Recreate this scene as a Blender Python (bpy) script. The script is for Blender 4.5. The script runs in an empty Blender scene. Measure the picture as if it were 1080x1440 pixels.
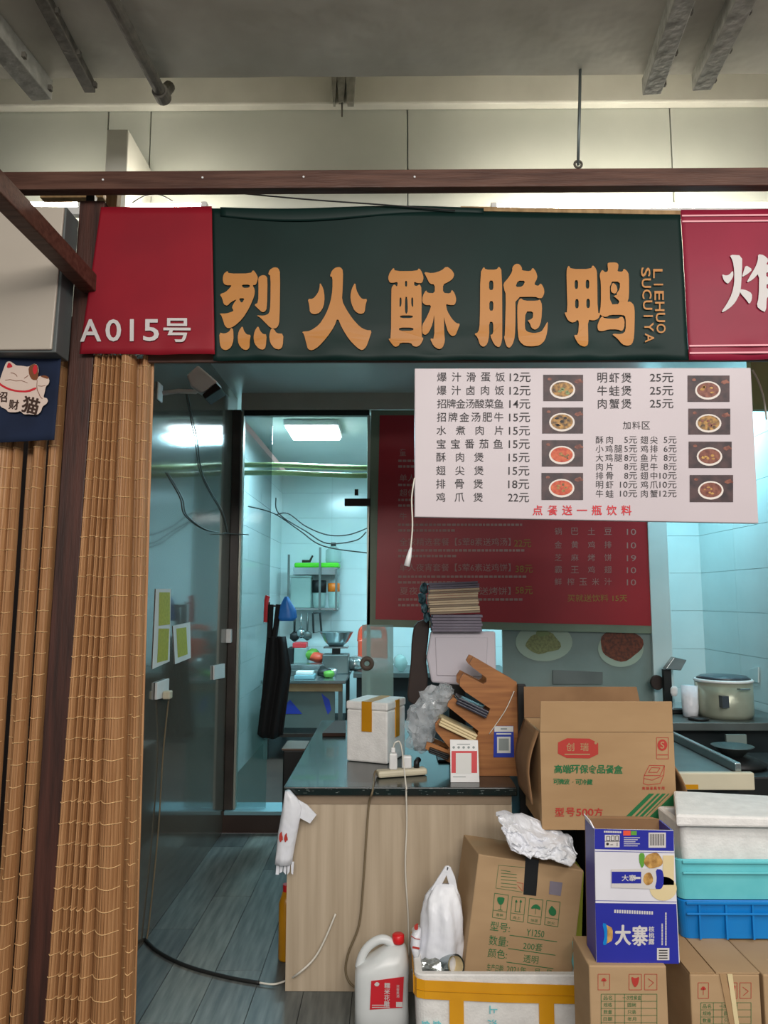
import bpy, bmesh, math, random
from mathutils import Vector, Matrix, noise

# ---------------------------------------------------------------- camera, light, exposure
SC = bpy.context.scene
FPX, PITCH, YAW, EYE = 1040.0, math.radians(6.64), math.radians(0.55), Vector((0, 0, 1.6))
cam_d = bpy.data.cameras.new('camera')
cam_d.sensor_fit = 'VERTICAL'; cam_d.sensor_height = 36.0; cam_d.lens = 36.0 * FPX / 1440.0
cam_d.clip_start = 0.05; cam_d.clip_end = 100
cam = bpy.data.objects.new('camera', cam_d)
cam.location = EYE; cam.rotation_euler = (math.pi / 2 + PITCH, 0, YAW)
SC.collection.objects.link(cam); SC.camera = cam

world = bpy.data.worlds.new('hall_ambient'); SC.world = world; world.use_nodes = True
world.node_tree.nodes['Background'].inputs[0].default_value = (0.80, 0.79, 0.78, 1)
world.node_tree.nodes['Background'].inputs[1].default_value = 0.46

def area(name, loc, size, power, col, rot=(0, 0, 0)):
    l = bpy.data.lights.new(name, 'AREA'); l.shape = 'RECTANGLE'; l.size, l.size_y = size
    l.energy = power; l.color = col
    o = bpy.data.objects.new(name, l); o.location = loc; o.rotation_euler = rot
    SC.collection.objects.link(o); return o
area('unseen_hall_light', (0.3, -2.6, 3.3), (3.4, 0.8), 170, (1.0, 0.95, 0.90), (math.radians(50), 0, 0))  # unseen fill added far behind the camera to brighten the lower front
area('unseen_hall_light', (0.6, -0.6, 3.45), (3.2, 0.8), 55, (1.0, 0.95, 0.90), (math.radians(28), 0, 0))
area('unseen_hall_light', (2.4, 0.6, 3.5), (1.2, 0.4), 45, (1.0, 0.96, 0.92), (math.radians(20), 0, 0))
area('kitchen_lamp_light', (1.2, 7.2, 3.02), (1.2, 0.6), 75, (0.46, 0.86, 1.0))
area('kitchen_lamp_light', (-0.65, 6.4, 2.99), (0.5, 0.4), 62, (0.46, 0.86, 1.0))
area('serving_room_lamp_light', (2.15, 5.1, 3.02), (0.5, 0.3), 26, (0.46, 0.86, 1.0))

SC.view_settings.view_transform = 'Standard'
try: SC.view_settings.look = 'None'
except Exception: pass
SC.view_settings.exposure = 0.0; SC.view_settings.gamma = 1.0
SC.view_settings.use_curve_mapping = False
SC.cycles.use_denoising = True
SC.cycles.max_bounces = 8; SC.cycles.sample_clamp_indirect = 6

# ---------------------------------------------------------------- ray helpers (pixel of the 1080x1440 frame -> point)
CM = (Matrix.Rotation(YAW, 3, 'Z') @ Matrix.Rotation(math.pi / 2 + PITCH, 3, 'X'))
def ray(px, py): return CM @ Vector((px - 540.0, 720.0 - py, -FPX))
def H(px, py, Y=None, Z=None, X=None):
    d = ray(px, py)
    if Y is not None: t = (Y - EYE.y) / d.y
    elif Z is not None: t = (Z - EYE.z) / d.z
    else: t = (X - EYE.x) / d.x
    return EYE + d * t
class Pl:
    def __init__(s, p, n, eps=0.0):
        s.n = Vector(n).normalized(); s.p = Vector(p)
        if s.n.dot(EYE - s.p) < 0: s.n = -s.n
        s.p = s.p + s.n * eps
    def up(s, e): return Pl(s.p, s.n, e)
    def __call__(s, px, py):
        d = ray(px, py); t = s.n.dot(s.p - EYE) / s.n.dot(d); return EYE + d * t
def PY(Y): return Pl((0, Y, 0), (0, 1, 0))
def PX(X): return Pl((X, 0, 0), (1, 0, 0))
def PZ(Z): return Pl((0, 0, Z), (0, 0, 1))

# ---------------------------------------------------------------- materials
def lin(h):
    h = h.lstrip('#'); c = [int(h[i:i + 2], 16) / 255 for i in (0, 2, 4)]
    return tuple(((x + 0.055) / 1.055) ** 2.4 if x > 0.04045 else x / 12.92 for x in c) + (1,)
def mat(name, col, rough=0.6, col2=None, scale=4.0, stretch=(1, 1, 1), bump=0.0, bscale=30.0, metal=0.0,
        trans=0.0, alpha=1.0, emit=0.0, ior=1.45, coat=0.0, contrast=(0.35, 0.65), detail=5.0, spec=None, wave=None):
    m = bpy.data.materials.new(name); m.use_nodes = True
    nt = m.node_tree; b = nt.nodes['Principled BSDF']; L = nt.links
    b.inputs['Roughness'].default_value = rough; b.inputs['Metallic'].default_value = metal
    b.inputs['IOR'].default_value = ior; b.inputs['Transmission Weight'].default_value = trans
    b.inputs['Alpha'].default_value = alpha; b.inputs['Coat Weight'].default_value = coat
    if spec is not None: b.inputs['Specular IOR Level'].default_value = spec
    tc = nt.nodes.new('ShaderNodeTexCoord'); mp = nt.nodes.new('ShaderNodeMapping')
    mp.inputs['Scale'].default_value = stretch; L.new(tc.outputs['Object'], mp.inputs['Vector'])
    rp = nt.nodes.new('ShaderNodeValToRGB'); nz = nt.nodes.new('ShaderNodeTexNoise')
    nz.inputs['Scale'].default_value = scale; nz.inputs['Detail'].default_value = detail
    L.new(mp.outputs['Vector'], nz.inputs['Vector']); L.new(nz.outputs['Fac'], rp.inputs['Fac'])
    c1 = lin(col); c2 = lin(col2) if col2 else tuple(x * 0.9 for x in c1[:3]) + (1,)
    rp.color_ramp.elements[0].position, rp.color_ramp.elements[1].position = contrast
    rp.color_ramp.elements[0].color = c2; rp.color_ramp.elements[1].color = c1
    L.new(rp.outputs['Color'], b.inputs['Base Color'])
    if emit:
        b.inputs['Emission Color'].default_value = c1; b.inputs['Emission Strength'].default_value = emit
    if bump:
        n2 = nt.nodes.new('ShaderNodeTexNoise'); n2.inputs['Scale'].default_value = bscale
        L.new(mp.outputs['Vector'], n2.inputs['Vector'])
        bp = nt.nodes.new('ShaderNodeBump'); bp.inputs['Strength'].default_value = bump; bp.inputs['Distance'].default_value = 0.02
        L.new(n2.outputs['Fac'], bp.inputs['Height']); L.new(bp.outputs['Normal'], b.inputs['Normal'])
    return m

M = {}
def dm(k, *a, **kw): M[k] = mat(k, *a, **kw)
dm('concrete', '#aca99d', 0.9, '#8b887c', 2.5, bump=0.35, bscale=9, contrast=(0.25, 0.75))
dm('wall_panel', '#c3c6bc', 0.45, '#b4b8ae', 1.5)
dm('trim_white', '#c9c8bd', 0.6, '#bab9ae', 3)
dm('wood_red', '#5f4033', 0.5, '#45291e', 6, (0.6, 8, 8), bump=0.1)
dm('wood_post', '#4c2a20', 0.55, '#2e1912', 5, (8, 8, 0.5), bump=0.1)
dm('wood_pale', '#a98a5f', 0.6, '#8b6e47', 5, (8, 8, 0.6))
dm('banner_red', '#8f1826', 0.5, '#821624', 3, spec=0.25)
dm('banner_green', '#0b2622', 0.5, '#08201c', 3, spec=0.25)
dm('banner_crimson', '#8f1f38', 0.45, '#831b33', 3, spec=0.3)
dm('print_gold', '#b67a36', 0.5, '#ae7332', 3)
dm('print_white', '#cdc8c5', 0.5, '#c4bfbc', 3)
dm('print_pink', '#e6a0a8', 0.5)
dm('print_black', '#2b2729', 0.6)
dm('print_red', '#c8202c', 0.5)
dm('print_darkgreen', '#1d6b3d', 0.6)
dm('print_redbrown', '#b0352c', 0.6)
dm('board_white', '#bfb4b7', 0.4, '#b9aeb1', 2)
dm('pic_brown', '#4a3434', 0.5, '#2c2024', 30)
dm('pic_bowl', '#d9cfc6', 0.5)
dm('pic_soup_a', '#b98a45', 0.5, '#3d2c1c', 60)
dm('pic_soup_b', '#a8301c', 0.5, '#c9663a', 60)
dm('pic_soup_c', '#5c2a20', 0.5, '#8a5340', 60)
dm('pic_veg', '#7d8b5a', 0.5)
dm('glossy_wall', '#615c53', 0.10, '#555047', 1.2, ior=1.52, coat=0.2)
dm('ceiling_paint', '#c8ccc8', 0.35, '#bdc1bd', 1.5)
dm('tile', '#cfe0e0', 0.16, '#c6d8d8', 2)
dm('grout', '#b4c6c6', 0.8)
dm('plank', '#7a7e79', 0.4, '#4e5353', 5, (7, 0.7, 1), contrast=(0.3, 0.7))
dm('plank_b', '#83867f', 0.4, '#565a58', 5, (7, 0.7, 1), contrast=(0.3, 0.7))
dm('plank_c', '#6c716e', 0.4, '#454b4c', 5, (7, 0.7, 1), contrast=(0.3, 0.7))
dm('floor_joint', '#2a2f30', 0.9)
dm('kitchen_floor', '#4b3a32', 0.5, '#3a2c26', 3)
dm('bamboo', '#bd8f63', 0.5, '#a07046', 5, (60, 60, 0.8), bump=0.1)
dm('bamboo_b', '#b3855a', 0.5, '#94663e', 5, (60, 60, 0.8), bump=0.1)
dm('thread', '#dfb681', 0.8)
dm('sign_white', '#bdb3a5', 0.4, '#b3a99b', 2)
dm('sign_side', '#5a5f5e', 0.5)
dm('flag', '#15223c', 0.9, '#101b32', 8)
dm('cat_white', '#d8c2b4', 0.8)
dm('cat_brown', '#7a4527', 0.8)
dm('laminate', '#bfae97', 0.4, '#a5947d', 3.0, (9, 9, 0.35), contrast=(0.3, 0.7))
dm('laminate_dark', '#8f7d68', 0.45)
dm('stone', '#1c2220', 0.22, '#11201f', 18, contrast=(0.4, 0.6), coat=0.15)
dm('stone_fleck', '#7d8783', 0.3)
dm('foam', '#e4e2de', 0.75, '#d8d6d2', 20, bump=0.12, bscale=120)
dm('tape', '#c98d12', 0.3, '#b87f10', 6)
dm('tape_deep', '#d99a18', 0.3, '#cc8e14', 6)
dm('cardboard', '#a98963', 0.8, '#9f7f5a', 3, (1, 1, 3))
dm('cardboard_b', '#af916d', 0.8, '#a48663', 3, (1, 1, 3))
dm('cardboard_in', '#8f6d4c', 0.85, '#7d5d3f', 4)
dm('black_tape', '#17191b', 0.4)
dm('black_plastic', '#141515', 0.5)
dm('dark_brown', '#33231b', 0.6, '#281a14', 4)
dm('pos_white', '#cfc8cf', 0.45, '#c5bec6', 2)
dm('paper', '#cbb799', 0.8, '#b9a488', 8)
dm('paper_dark', '#8c7c6a', 0.8)
dm('paper_white', '#d8d8d4', 0.8)
dm('paper_lilac', '#7d7683', 0.7, '#6c6673', 8)
dm('teal_mottle', '#3f6670', 0.6, '#1c2c33', 40)
dm('notice_green', '#b0ae3c', 0.7, '#a09f36', 60)
dm('bag_white', '#eceef2', 0.35, '#dfe1e8', 8, alpha=0.93, bump=0.5, bscale=14)
dm('bag_clear', '#dfe3e6', 0.12, '#b9c0c4', 12, alpha=0.36)
dm('bag_black', '#3b3c48', 0.25, '#252630', 10)
dm('wood_orange', '#a8703f', 0.5, '#87542c', 5, (0.5, 6, 9))
dm('wood_char', '#3a2216', 0.7)
dm('blue_print', '#2a2f9b', 0.4, '#262b90', 3)
dm('card_blue', '#2b3fa8', 0.4)
dm('card_red', '#c8343a', 0.4)
dm('grey_print', '#8e9694', 0.6)
dm('crate_blue', '#1080cc', 0.35, '#0d74bd', 3)
dm('crate_teal', '#74d0d6', 0.3, '#66c6ce', 10, alpha=0.93)
dm('steel', '#aab4b5', 0.25, '#98a2a3', 4, metal=0.9)
dm('steel_dull', '#6b7371', 0.4, '#5c6462', 4, metal=0.6)
dm('alu', '#b2b4a8', 0.35, metal=0.5)
dm('dark_frame', '#4a423c', 0.4, '#2f2925', 3)
dm('header_paint', '#b3a698', 0.4)
dm('pull_brown', '#665448', 0.5)
dm('glass', '#4f8484', 0.04, '#4f8484', alpha=0.38, spec=0.6)
dm('frost', '#a8c4bd', 0.3, '#9cb8b1', 3, alpha=0.55)
dm('poster_red', '#a51a25', 0.4, '#981822', 2)
dm('poster_edge', '#78816c', 0.5, '#6d7662', 3)
dm('poster_text', '#a87e76', 0.6)
dm('poster_gold', '#9b7a30', 0.6)
dm('panel_grey', '#7f8f8b', 0.35, '#74847f', 3)
dm('table_panel', '#5f6a66', 0.5)
dm('plate_print', '#a3b3a2', 0.5)
dm('noodle_print', '#8b8f5c', 0.5, '#6e7048', 60)
dm('meat_print', '#7a3a22', 0.5, '#4c2517', 50)
dm('white_plastic', '#e2e2e0', 0.4)
dm('cream_plastic', '#cfc6ac', 0.45)
dm('red_plastic', '#d31f25', 0.35)
dm('jug', '#dfe2e1', 0.3, '#d4d8d7', 4, trans=0.08)
dm('green_plastic', '#4fc51d', 0.4)
dm('orange_plastic', '#e2731a', 0.4)
dm('coral_plastic', '#e6573c', 0.4)
dm('blue_bag', '#2a76c8', 0.4)
dm('apron', '#0c0e10', 0.85)
dm('olive', '#8f9a6a', 0.45, '#7c8759', 5)
dm('pot', '#a8ad9b', 0.3, '#979c8a', 4, metal=0.35)
dm('lid_dark', '#3e4850', 0.3)
dm('rust_pipe', '#5a564c', 0.8, '#44413a', 20, bump=0.3)
dm('grey_pipe', '#8d8c83', 0.8, '#75746b', 20, bump=0.3)
dm('cable_black', '#1a1a19', 0.6)
dm('cable_white', '#d8d3c6', 0.5)
dm('cable_beige', '#77684f', 0.6)
dm('cable_grey', '#5f6a68', 0.6)
dm('lime', '#b9c34a', 0.5)
dm('foil', '#c8cbc8', 0.2, '#8f9593', 14, metal=0.7, bump=0.5, bscale=20)
dm('sky_panel', '#7fa7b0', 0.5)
dm('dark_stone', '#20292c', 0.4, '#182022', 4)
dm('lamp_glow', '#dff6ff', 0.5, emit=26.0)
dm('tube_glow', '#fff6e6', 0.5, emit=95.0)
dm('walnut_print', '#c79a55', 0.6, '#8f6630', 60)
dm('cream_print', '#d9c79c', 0.5, '#d2bf92', 5)
dm('leaf_print', '#5f9c3a', 0.5)
dm('milk_white', '#dad8de', 0.45)

# ---------------------------------------------------------------- object helpers
COL = SC.collection
ORG = {}
def root(name, label, cat, loc, group=None):
    o = bpy.data.objects.new(name, None); o.empty_display_size = 0.05
    o.location = loc; COL.objects.link(o); ORG[o] = Vector(loc)
    o['label'] = label; o['category'] = cat
    if group: o['group'] = group
    return o
def tag(o, label, cat, group=None):
    o['label'] = label; o['category'] = cat
    if group: o['group'] = group
    return o

STUFFN = {'lettering', 'small_print', 'dark_print', 'white_print', 'stripes', 'line_print', 'red_mark', 'green_print', 'cream_print', 'topping_print', 'garnish_print', 'reed_fold', 'blue_sticker', 'binding_thread', 'thin_line', 'ragged_hem'}
class G:
    def __init__(s): s.v = []; s.f = []
    def add(s, vs, fs):
        b = len(s.v); s.v += [Vector(v) for v in vs]; s.f += [tuple(i + b for i in f) for f in fs]; return s
    def hexa(s, p):   # p: 4 front corners, 4 back corners, same order
        return s.add(p, [(0, 1, 2, 3), (7, 6, 5, 4), (0, 4, 5, 1), (1, 5, 6, 2), (2, 6, 7, 3), (3, 7, 4, 0)])
    def box(s, x0, x1, y0, y1, z0, z1):
        return s.hexa([(x0, y0, z0), (x1, y0, z0), (x1, y0, z1), (x0, y0, z1), (x0, y1, z0), (x1, y1, z0), (x1, y1, z1), (x0, y1, z1)])
    def ext(s, q, vec):
        q = [Vector(a) for a in q]; v = Vector(vec)
        n = len(q)
        return s.add(q + [a + v for a in q], [tuple(range(n)), tuple(range(2 * n - 1, n - 1, -1))] + [(i, i + n, (i + 1) % n + n, (i + 1) % n) for i in range(n)])
    def poly(s, q): return s.add(q, [tuple(range(len(q)))])
    def tube(s, pts, r, n=8, caps=True):
        pts = [Vector(p) for p in pts]; k = len(pts); vs = []; prev = None
        for i, p in enumerate(pts):
            d = (pts[min(i + 1, k - 1)] - pts[max(i - 1, 0)]).normalized()
            a = prev if prev is not None else (Vector((0, 0, 1)) if abs(d.z) < 0.9 else Vector((1, 0, 0)))
            u = (a - d * a.dot(d)).normalized(); w = d.cross(u); prev = u
            rr = r[i] if isinstance(r, (list, tuple)) else r
            vs += [p + (u * math.cos(2 * math.pi * j / n) + w * math.sin(2 * math.pi * j / n)) * rr for j in range(n)]
        fs = [(i * n + j, i * n + (j + 1) % n, (i + 1) * n + (j + 1) % n, (i + 1) * n + j) for i in range(k - 1) for j in range(n)]
        if caps: fs += [tuple(range(n - 1, -1, -1)), tuple((k - 1) * n + j for j in range(n))]
        return s.add(vs, fs)
    def lathe(s, cx, cy, prof, n=24, sy=1.0):
        vs = []
        for r, z in prof:
            r = max(r, 1e-4)
            vs += [(cx + r * math.cos(2 * math.pi * j / n), cy + sy * r * math.sin(2 * math.pi * j / n), z) for j in range(n)]
        k = len(prof)
        fs = [(i * n + j, i * n + (j + 1) % n, (i + 1) * n + (j + 1) % n, (i + 1) * n + j) for i in range(k - 1) for j in range(n)]
        fs += [tuple(range(n - 1, -1, -1)), tuple((k - 1) * n + j for j in range(n))]
        return s.add(vs, fs)
    def loft(s, rings, n=28, crease=0.0, kc=7, power=2.0, seed=0, rot=0.0):
        vs = []
        for q, (cx, cy, z, rx, ry) in enumerate(rings):
            for j in range(n):
                a = 2 * math.pi * j / n
                c, t = math.cos(a), math.sin(a)
                f = (abs(c) ** power + abs(t) ** power) ** (-1.0 / power)
                f *= 1 + crease * (math.sin(kc * a + seed + q * 0.6) * 0.6 + noise.noise(Vector((c * 3 + seed, t * 3, z * 9))) * 1.2)
                x, y = rx * f * c, ry * f * t
                vs.append((cx + x * math.cos(rot) - y * math.sin(rot), cy + x * math.sin(rot) + y * math.cos(rot), z))
        k = len(rings)
        fs = [(i * n + j, i * n + (j + 1) % n, (i + 1) * n + (j + 1) % n, (i + 1) * n + j) for i in range(k - 1) for j in range(n)]
        fs += [tuple(range(n - 1, -1, -1)), tuple((k - 1) * n + j for j in range(n))]
        return s.add(vs, fs)
    def grid(s, fn, nu, nv):
        b = [fn(i / nu, j / nv) for j in range(nv + 1) for i in range(nu + 1)]
        w = nu + 1
        return s.add(b, [(j * w + i, j * w + i + 1, (j + 1) * w + i + 1, (j + 1) * w + i) for j in range(nv) for i in range(nu)])
    def blob(s, c, r, amp=0.3, fr=2.0, seed=0, sub=3):
        bm = bmesh.new(); bmesh.ops.create_icosphere(bm, subdivisions=sub, radius=1)
        vs = []
        for v in bm.verts:
            p = v.co; k = 1 + amp * (noise.noise(p * fr + Vector((seed, seed * 2, 0))) + 0.6 * noise.noise(p * fr * 2.3 + Vector((seed, 5, seed))))
            vs.append((c[0] + p.x * r[0] * k, c[1] + p.y * r[1] * k, c[2] + p.z * r[2] * k))
        fs = [tuple(v.index for v in f.verts) for f in bm.faces]; bm.free()
        return s.add(vs, fs)
    def mesh(s, name, org=Vector((0, 0, 0))):
        me = bpy.data.meshes.new(name); me.from_pydata([tuple(v - org) for v in s.v], [], s.f); me.update(); return me
    def to(s, name, m, parent=None, smooth=False, bevel=0.0, solid=0.0, kind=None, label=None, normals=True, mat_loc=None):
        vv = s.v
        if parent is None:
            lo = [min(v[i] for v in vv) for i in range(3)]; hi = [max(v[i] for v in vv) for i in range(3)]
            org = Vector(((lo[0] + hi[0]) / 2, (lo[1] + hi[1]) / 2, lo[2]))
        else: org = ORG[parent]
        me = s.mesh(name, org)
        if normals:
            bm = bmesh.new(); bm.from_mesh(me); bmesh.ops.recalc_face_normals(bm, faces=bm.faces); bm.to_mesh(me); bm.free()
        me.materials.append(M[m] if isinstance(m, str) else m)
        if smooth: me.polygons.foreach_set('use_smooth', [True] * len(me.polygons))
        o = bpy.data.objects.new(name, me); COL.objects.link(o); ORG[o] = org
        if parent is None: o.location = org
        else: o.parent = parent
        if solid:
            md = o.modifiers.new('solid', 'SOLIDIFY'); md.thickness = solid; md.offset = 0
        if bevel:
            md = o.modifiers.new('bevel', 'BEVEL'); md.width = bevel; md.segments = 2; md.limit_method = 'ANGLE'; md.angle_limit = math.radians(40)
        if kind is None and name in STUFFN: kind = 'stuff'
        if kind: o['kind'] = kind
        if label: o['label'] = label
        return o
def struct(g, name, m, **k): return g.to(name, m, kind='structure', **k)
def piece(name, me, parent, loc):   # pieces share one mesh; loc in world space
    o = bpy.data.objects.new(name, me); COL.objects.link(o); o.parent = parent; o.location = Vector(loc) - ORG[parent]; return o
def rbox(c, size, rz=0.0, ry=0.0, rx=0.0):   # 8 corners of a turned box whose base centre is c
    R = Matrix.Rotation(rz, 3, 'Z') @ Matrix.Rotation(rx, 3, 'X') @ Matrix.Rotation(ry, 3, 'Y'); w, d, h = size
    return [Vector(c) + R @ Vector(p) for p in ((-w/2, -d/2, 0), (w/2, -d/2, 0), (w/2, -d/2, h), (-w/2, -d/2, h), (-w/2, d/2, 0), (w/2, d/2, 0), (w/2, d/2, h), (-w/2, d/2, h))]
def smooth_path(pts, n=6):
    P = [Vector(p) for p in pts]; out = []
    for i in range(len(P) - 1):
        p0, p1, p2, p3 = P[max(i - 1, 0)], P[i], P[i + 1], P[min(i + 2, len(P) - 1)]
        for k in range(n):
            t = k / n
            out.append(0.5 * ((2 * p1) + (-p0 + p2) * t + (2 * p0 - 5 * p1 + 4 * p2 - p3) * t * t + (-p0 + 3 * p1 - 3 * p2 + p3) * t ** 3))
    return out + [P[-1]]

# ---------------------------------------------------------------- flat print: glyphs and outlines laid on a plane
GL = {}
def glyph(body, off=0.0):
    k = (body, off)
    if k not in GL:
        cu = bpy.data.curves.new('glyph', 'FONT'); cu.body = body; cu.size = 1.0; cu.resolution_u = 3; cu.offset = off; cu.fill_mode = 'FRONT'
        o = bpy.data.objects.new('glyph', cu); COL.objects.link(o)
        dg = bpy.context.evaluated_depsgraph_get()
        me = bpy.data.meshes.new_from_object(o.evaluated_get(dg))
        GL[k] = ([(v.co.x, v.co.y) for v in me.vertices], [tuple(p.vertices) for p in me.polygons])
        bpy.data.objects.remove(o); bpy.data.curves.remove(cu); bpy.data.meshes.remove(me)
    return GL[k]
def put(g, body, cx, cy, h, pl, w=None, rot=0.0, off=0.0, shear=0.0):
    """body centred on pixel (cx, cy), glyph box h pixels high (and w wide if given), laid on the plane pl"""
    if off > 0.012:
        d = off * h * 0.55
        for i_, (a, b) in enumerate(((-d, 0), (d, 0), (0, -d * 0.7), (0, d * 0.7))): put(g, body, cx + a, cy + b, h - d * 1.4, pl.up(i_ * 0.00015), None if w is None else w - 2 * d, rot, 0.008, shear)
        return
    vs, fs = glyph(body, off)
    if not vs: return
    x0 = min(v[0] for v in vs); x1 = max(v[0] for v in vs); y0 = min(v[1] for v in vs); y1 = max(v[1] for v in vs)
    s = h / max(y1 - y0, 0.25) if len(body) > 1 or (y1 - y0) > 0.45 else h / 0.9
    sx = s if w is None else w / max(x1 - x0, 1e-3)
    c, t = math.cos(rot), math.sin(rot); out = []
    for x, y in vs:
        u = (x - (x0 + x1) / 2) * sx; v = -(y - (y0 + y1) / 2) * s; u += shear * v
        out.append(pl(cx + u * c - v * t, cy + u * t + v * c))
    g.add(out, fs)
def spread(g, body, x0, x1, cy, h, pl, off=0.0, dy=0.0):   # each character in its own cell, first at x0, last at x1 (centres inset h/2)
    n = len(body)
    for i, ch in enumerate(body):
        t = i / (n - 1) if n > 1 else 0.5
        put(g, ch, x0 + h / 2 + (x1 - x0 - h) * t, cy + dy * t, h, pl, off=off)
def fill(outlines):   # outlines: list of closed 2D rings (outer + holes)
    cu = bpy.data.curves.new('fill', 'CURVE'); cu.dimensions = '2D'; cu.fill_mode = 'FRONT'
    for ring in outlines:
        sp = cu.splines.new('POLY'); sp.points.add(len(ring) - 1); sp.use_cyclic_u = True
        for p, q in zip(sp.points, ring): p.co = (q[0], q[1], 0, 1)
    o = bpy.data.objects.new('fill', cu); COL.objects.link(o)
    me = bpy.data.meshes.new_from_object(o.evaluated_get(bpy.context.evaluated_depsgraph_get()))
    r = ([(v.co.x, v.co.y) for v in me.vertices], [tuple(p.vertices) for p in me.polygons])
    bpy.data.objects.remove(o); bpy.data.curves.remove(cu); bpy.data.meshes.remove(me)
    return r
def chaikin(r):
    o = []
    for a, b in zip(r, r[1:] + r[:1]):
        o += [(a[0] * .78 + b[0] * .22, a[1] * .78 + b[1] * .22), (a[0] * .22 + b[0] * .78, a[1] * .22 + b[1] * .78)]
    return o
def shape(g, outlines, pl, o=(0, 0), s=1.0, soft=True):
    rs = [chaikin(r) if soft else r for r in outlines]
    vs, fs = fill(rs); g.add([pl(o[0] + x / s, o[1] + y / s) for x, y in vs], fs)
def prect(g, x0, y0, x1, y1, pl, dx=0, dy=0): g.poly([pl(x0, y0), pl(x1, y0 + dy), pl(x1 + dx, y1 + dy), pl(x0 + dx, y1)])
def pell(g, cx, cy, rx, ry, pl, n=24, wob=0.0, seed=0):
    g.poly([pl(cx + rx * math.cos(a) * (1 + wob * math.sin(3 * a + seed)), cy + ry * math.sin(a) * (1 + wob * math.sin(4 * a + seed))) for a in [2 * math.pi * i / n for i in range(n)]])
def pline(g, pts, w, pl):
    for a, b in zip(pts, pts[1:]):
        d = Vector((b[0] - a[0], b[1] - a[1])); n = Vector((-d.y, d.x)).normalized() * w / 2
        g.poly([pl(a[0] + n.x, a[1] + n.y), pl(b[0] + n.x, b[1] + n.y), pl(b[0] - n.x, b[1] - n.y), pl(a[0] - n.x, a[1] - n.y)])
def prrect(g, x0, y0, x1, y1, w, pl): pline(g, [(x0, y0), (x1, y0), (x1, y1), (x0, y1), (x0, y0)], w, pl)

# ================================================================ THE SETTING
WX, CEIL, PART = -1.16, 3.10, 5.35        # left wall, shop ceiling, partition plane
floor = struct(G().box(-4, 4, -3, 5.28, -0.12, -0.004), 'floor', 'floor_joint')
random.seed(3)
pw, plen = 0.2, 1.2
me_pl = []
for k in ('plank', 'plank_b', 'plank_c'):
    me = G().box(0.0015, pw - 0.0015, 0.0015, plen - 0.0015, -0.004, 0.0).mesh('plank'); me.materials.append(M[k]); me_pl.append(me)
for i in range(-7, 13):
    y = 1.0 + (0.4 * (i % 3))
    while y < 5.28 - plen * 0.2:
        if y + plen <= 5.285: piece('floor_plank', random.choice(me_pl), floor, (i * pw - 0.16, y, 0.0))
        else:
            g = G().box(i * pw - 0.16 + 0.0015, i * pw + pw - 0.16 - 0.0015, y + 0.0015, 5.278, -0.004, 0); g.to('floor_plank', random.choice(('plank', 'plank_b', 'plank_c')), floor)
        y += plen
step = struct(G().box(-1.3, 2.6, 5.28, 9.0, 0.0, 0.14), 'floor_kitchen', 'kitchen_floor')
G().box(-1.15, 1.9, 5.268, 5.50, 0.12, 0.146).to('sill', 'sky_panel', step, bevel=0.004)

def tiled(name, mk, u0, u1, z0, z1, tw, th, m='tile', back='grout', gap=0.0015):
    """mk(u,v,d): point of the wall; pieces stand 6 mm proud"""
    g = G().hexa([mk(u0, z0, 0), mk(u1, z0, 0), mk(u1, z1, 0), mk(u0, z1, 0), mk(u0, z0, 0.08), mk(u1, z0, 0.08), mk(u1, z1, 0.08), mk(u0, z1, 0.08)])
    w = struct(g, name, back)
    z = z0
    cache = {}
    while z < z1 - 0.01:
        h = min(th, z1 - z); u = u0
        while u < u1 - 0.01:
            ww = min(tw, u1 - u); key = (round(ww, 3), round(h, 3))
            if key not in cache:
                q = [Vector(mk(gap, gap, -0.006)), Vector(mk(ww - gap, gap, -0.006)), Vector(mk(ww - gap, h - gap, -0.006)), Vector(mk(gap, h - gap, -0.006))]
                o0 = Vector(mk(0, 0, 0)); d = Vector(mk(0, 0, 0.006)) - o0
                gg = G().ext([a - o0 for a in q], d); me = gg.mesh('tile'); me.materials.append(M[m]); cache[key] = me
            piece('wall_tile', cache[key], w, mk(u, z, 0)); u += tw
        z += th
    return w
# kitchen and serving room walls (tiled)
tiled('wall_kitchen_back', lambda u, v, d: (u, 8.7 + d, v), -1.3, 2.6, 0.14, CEIL, 0.6, 0.3)
tiled('wall_kitchen_left', lambda u, v, d: (-1.3 - d, u, v), 5.5, 8.7, 0.14, CEIL, 0.6, 0.3)
tiled('wall_right', lambda u, v, d: (2.5 + d, u, v), 3.0, 6.0, 0.0, CEIL, 0.6, 0.3)
tiled('wall_niche', lambda u, v, d: (u, 6.0 + d, v), 1.98, 2.5, 0.0, CEIL, 0.6, 0.3)
struct(G().box(1.84, 1.98, 5.30, 6.08, 0.0, CEIL), 'wall_pier', 'tile', bevel=0.004)
lw = struct(G().box(WX - 0.08, WX, 2.95, 5.45, 0.0, CEIL), 'wall_left', 'glossy_wall')
struct(G().box(WX - 0.08, 2.6, 3.72, 8.8, CEIL, CEIL + 0.06), 'ceiling', 'ceiling_paint')
struct(G().box(-4, -1.24, 3.55, 3.65, 0.0, 3.0), 'wall_neighbour', 'dark_brown')

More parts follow.
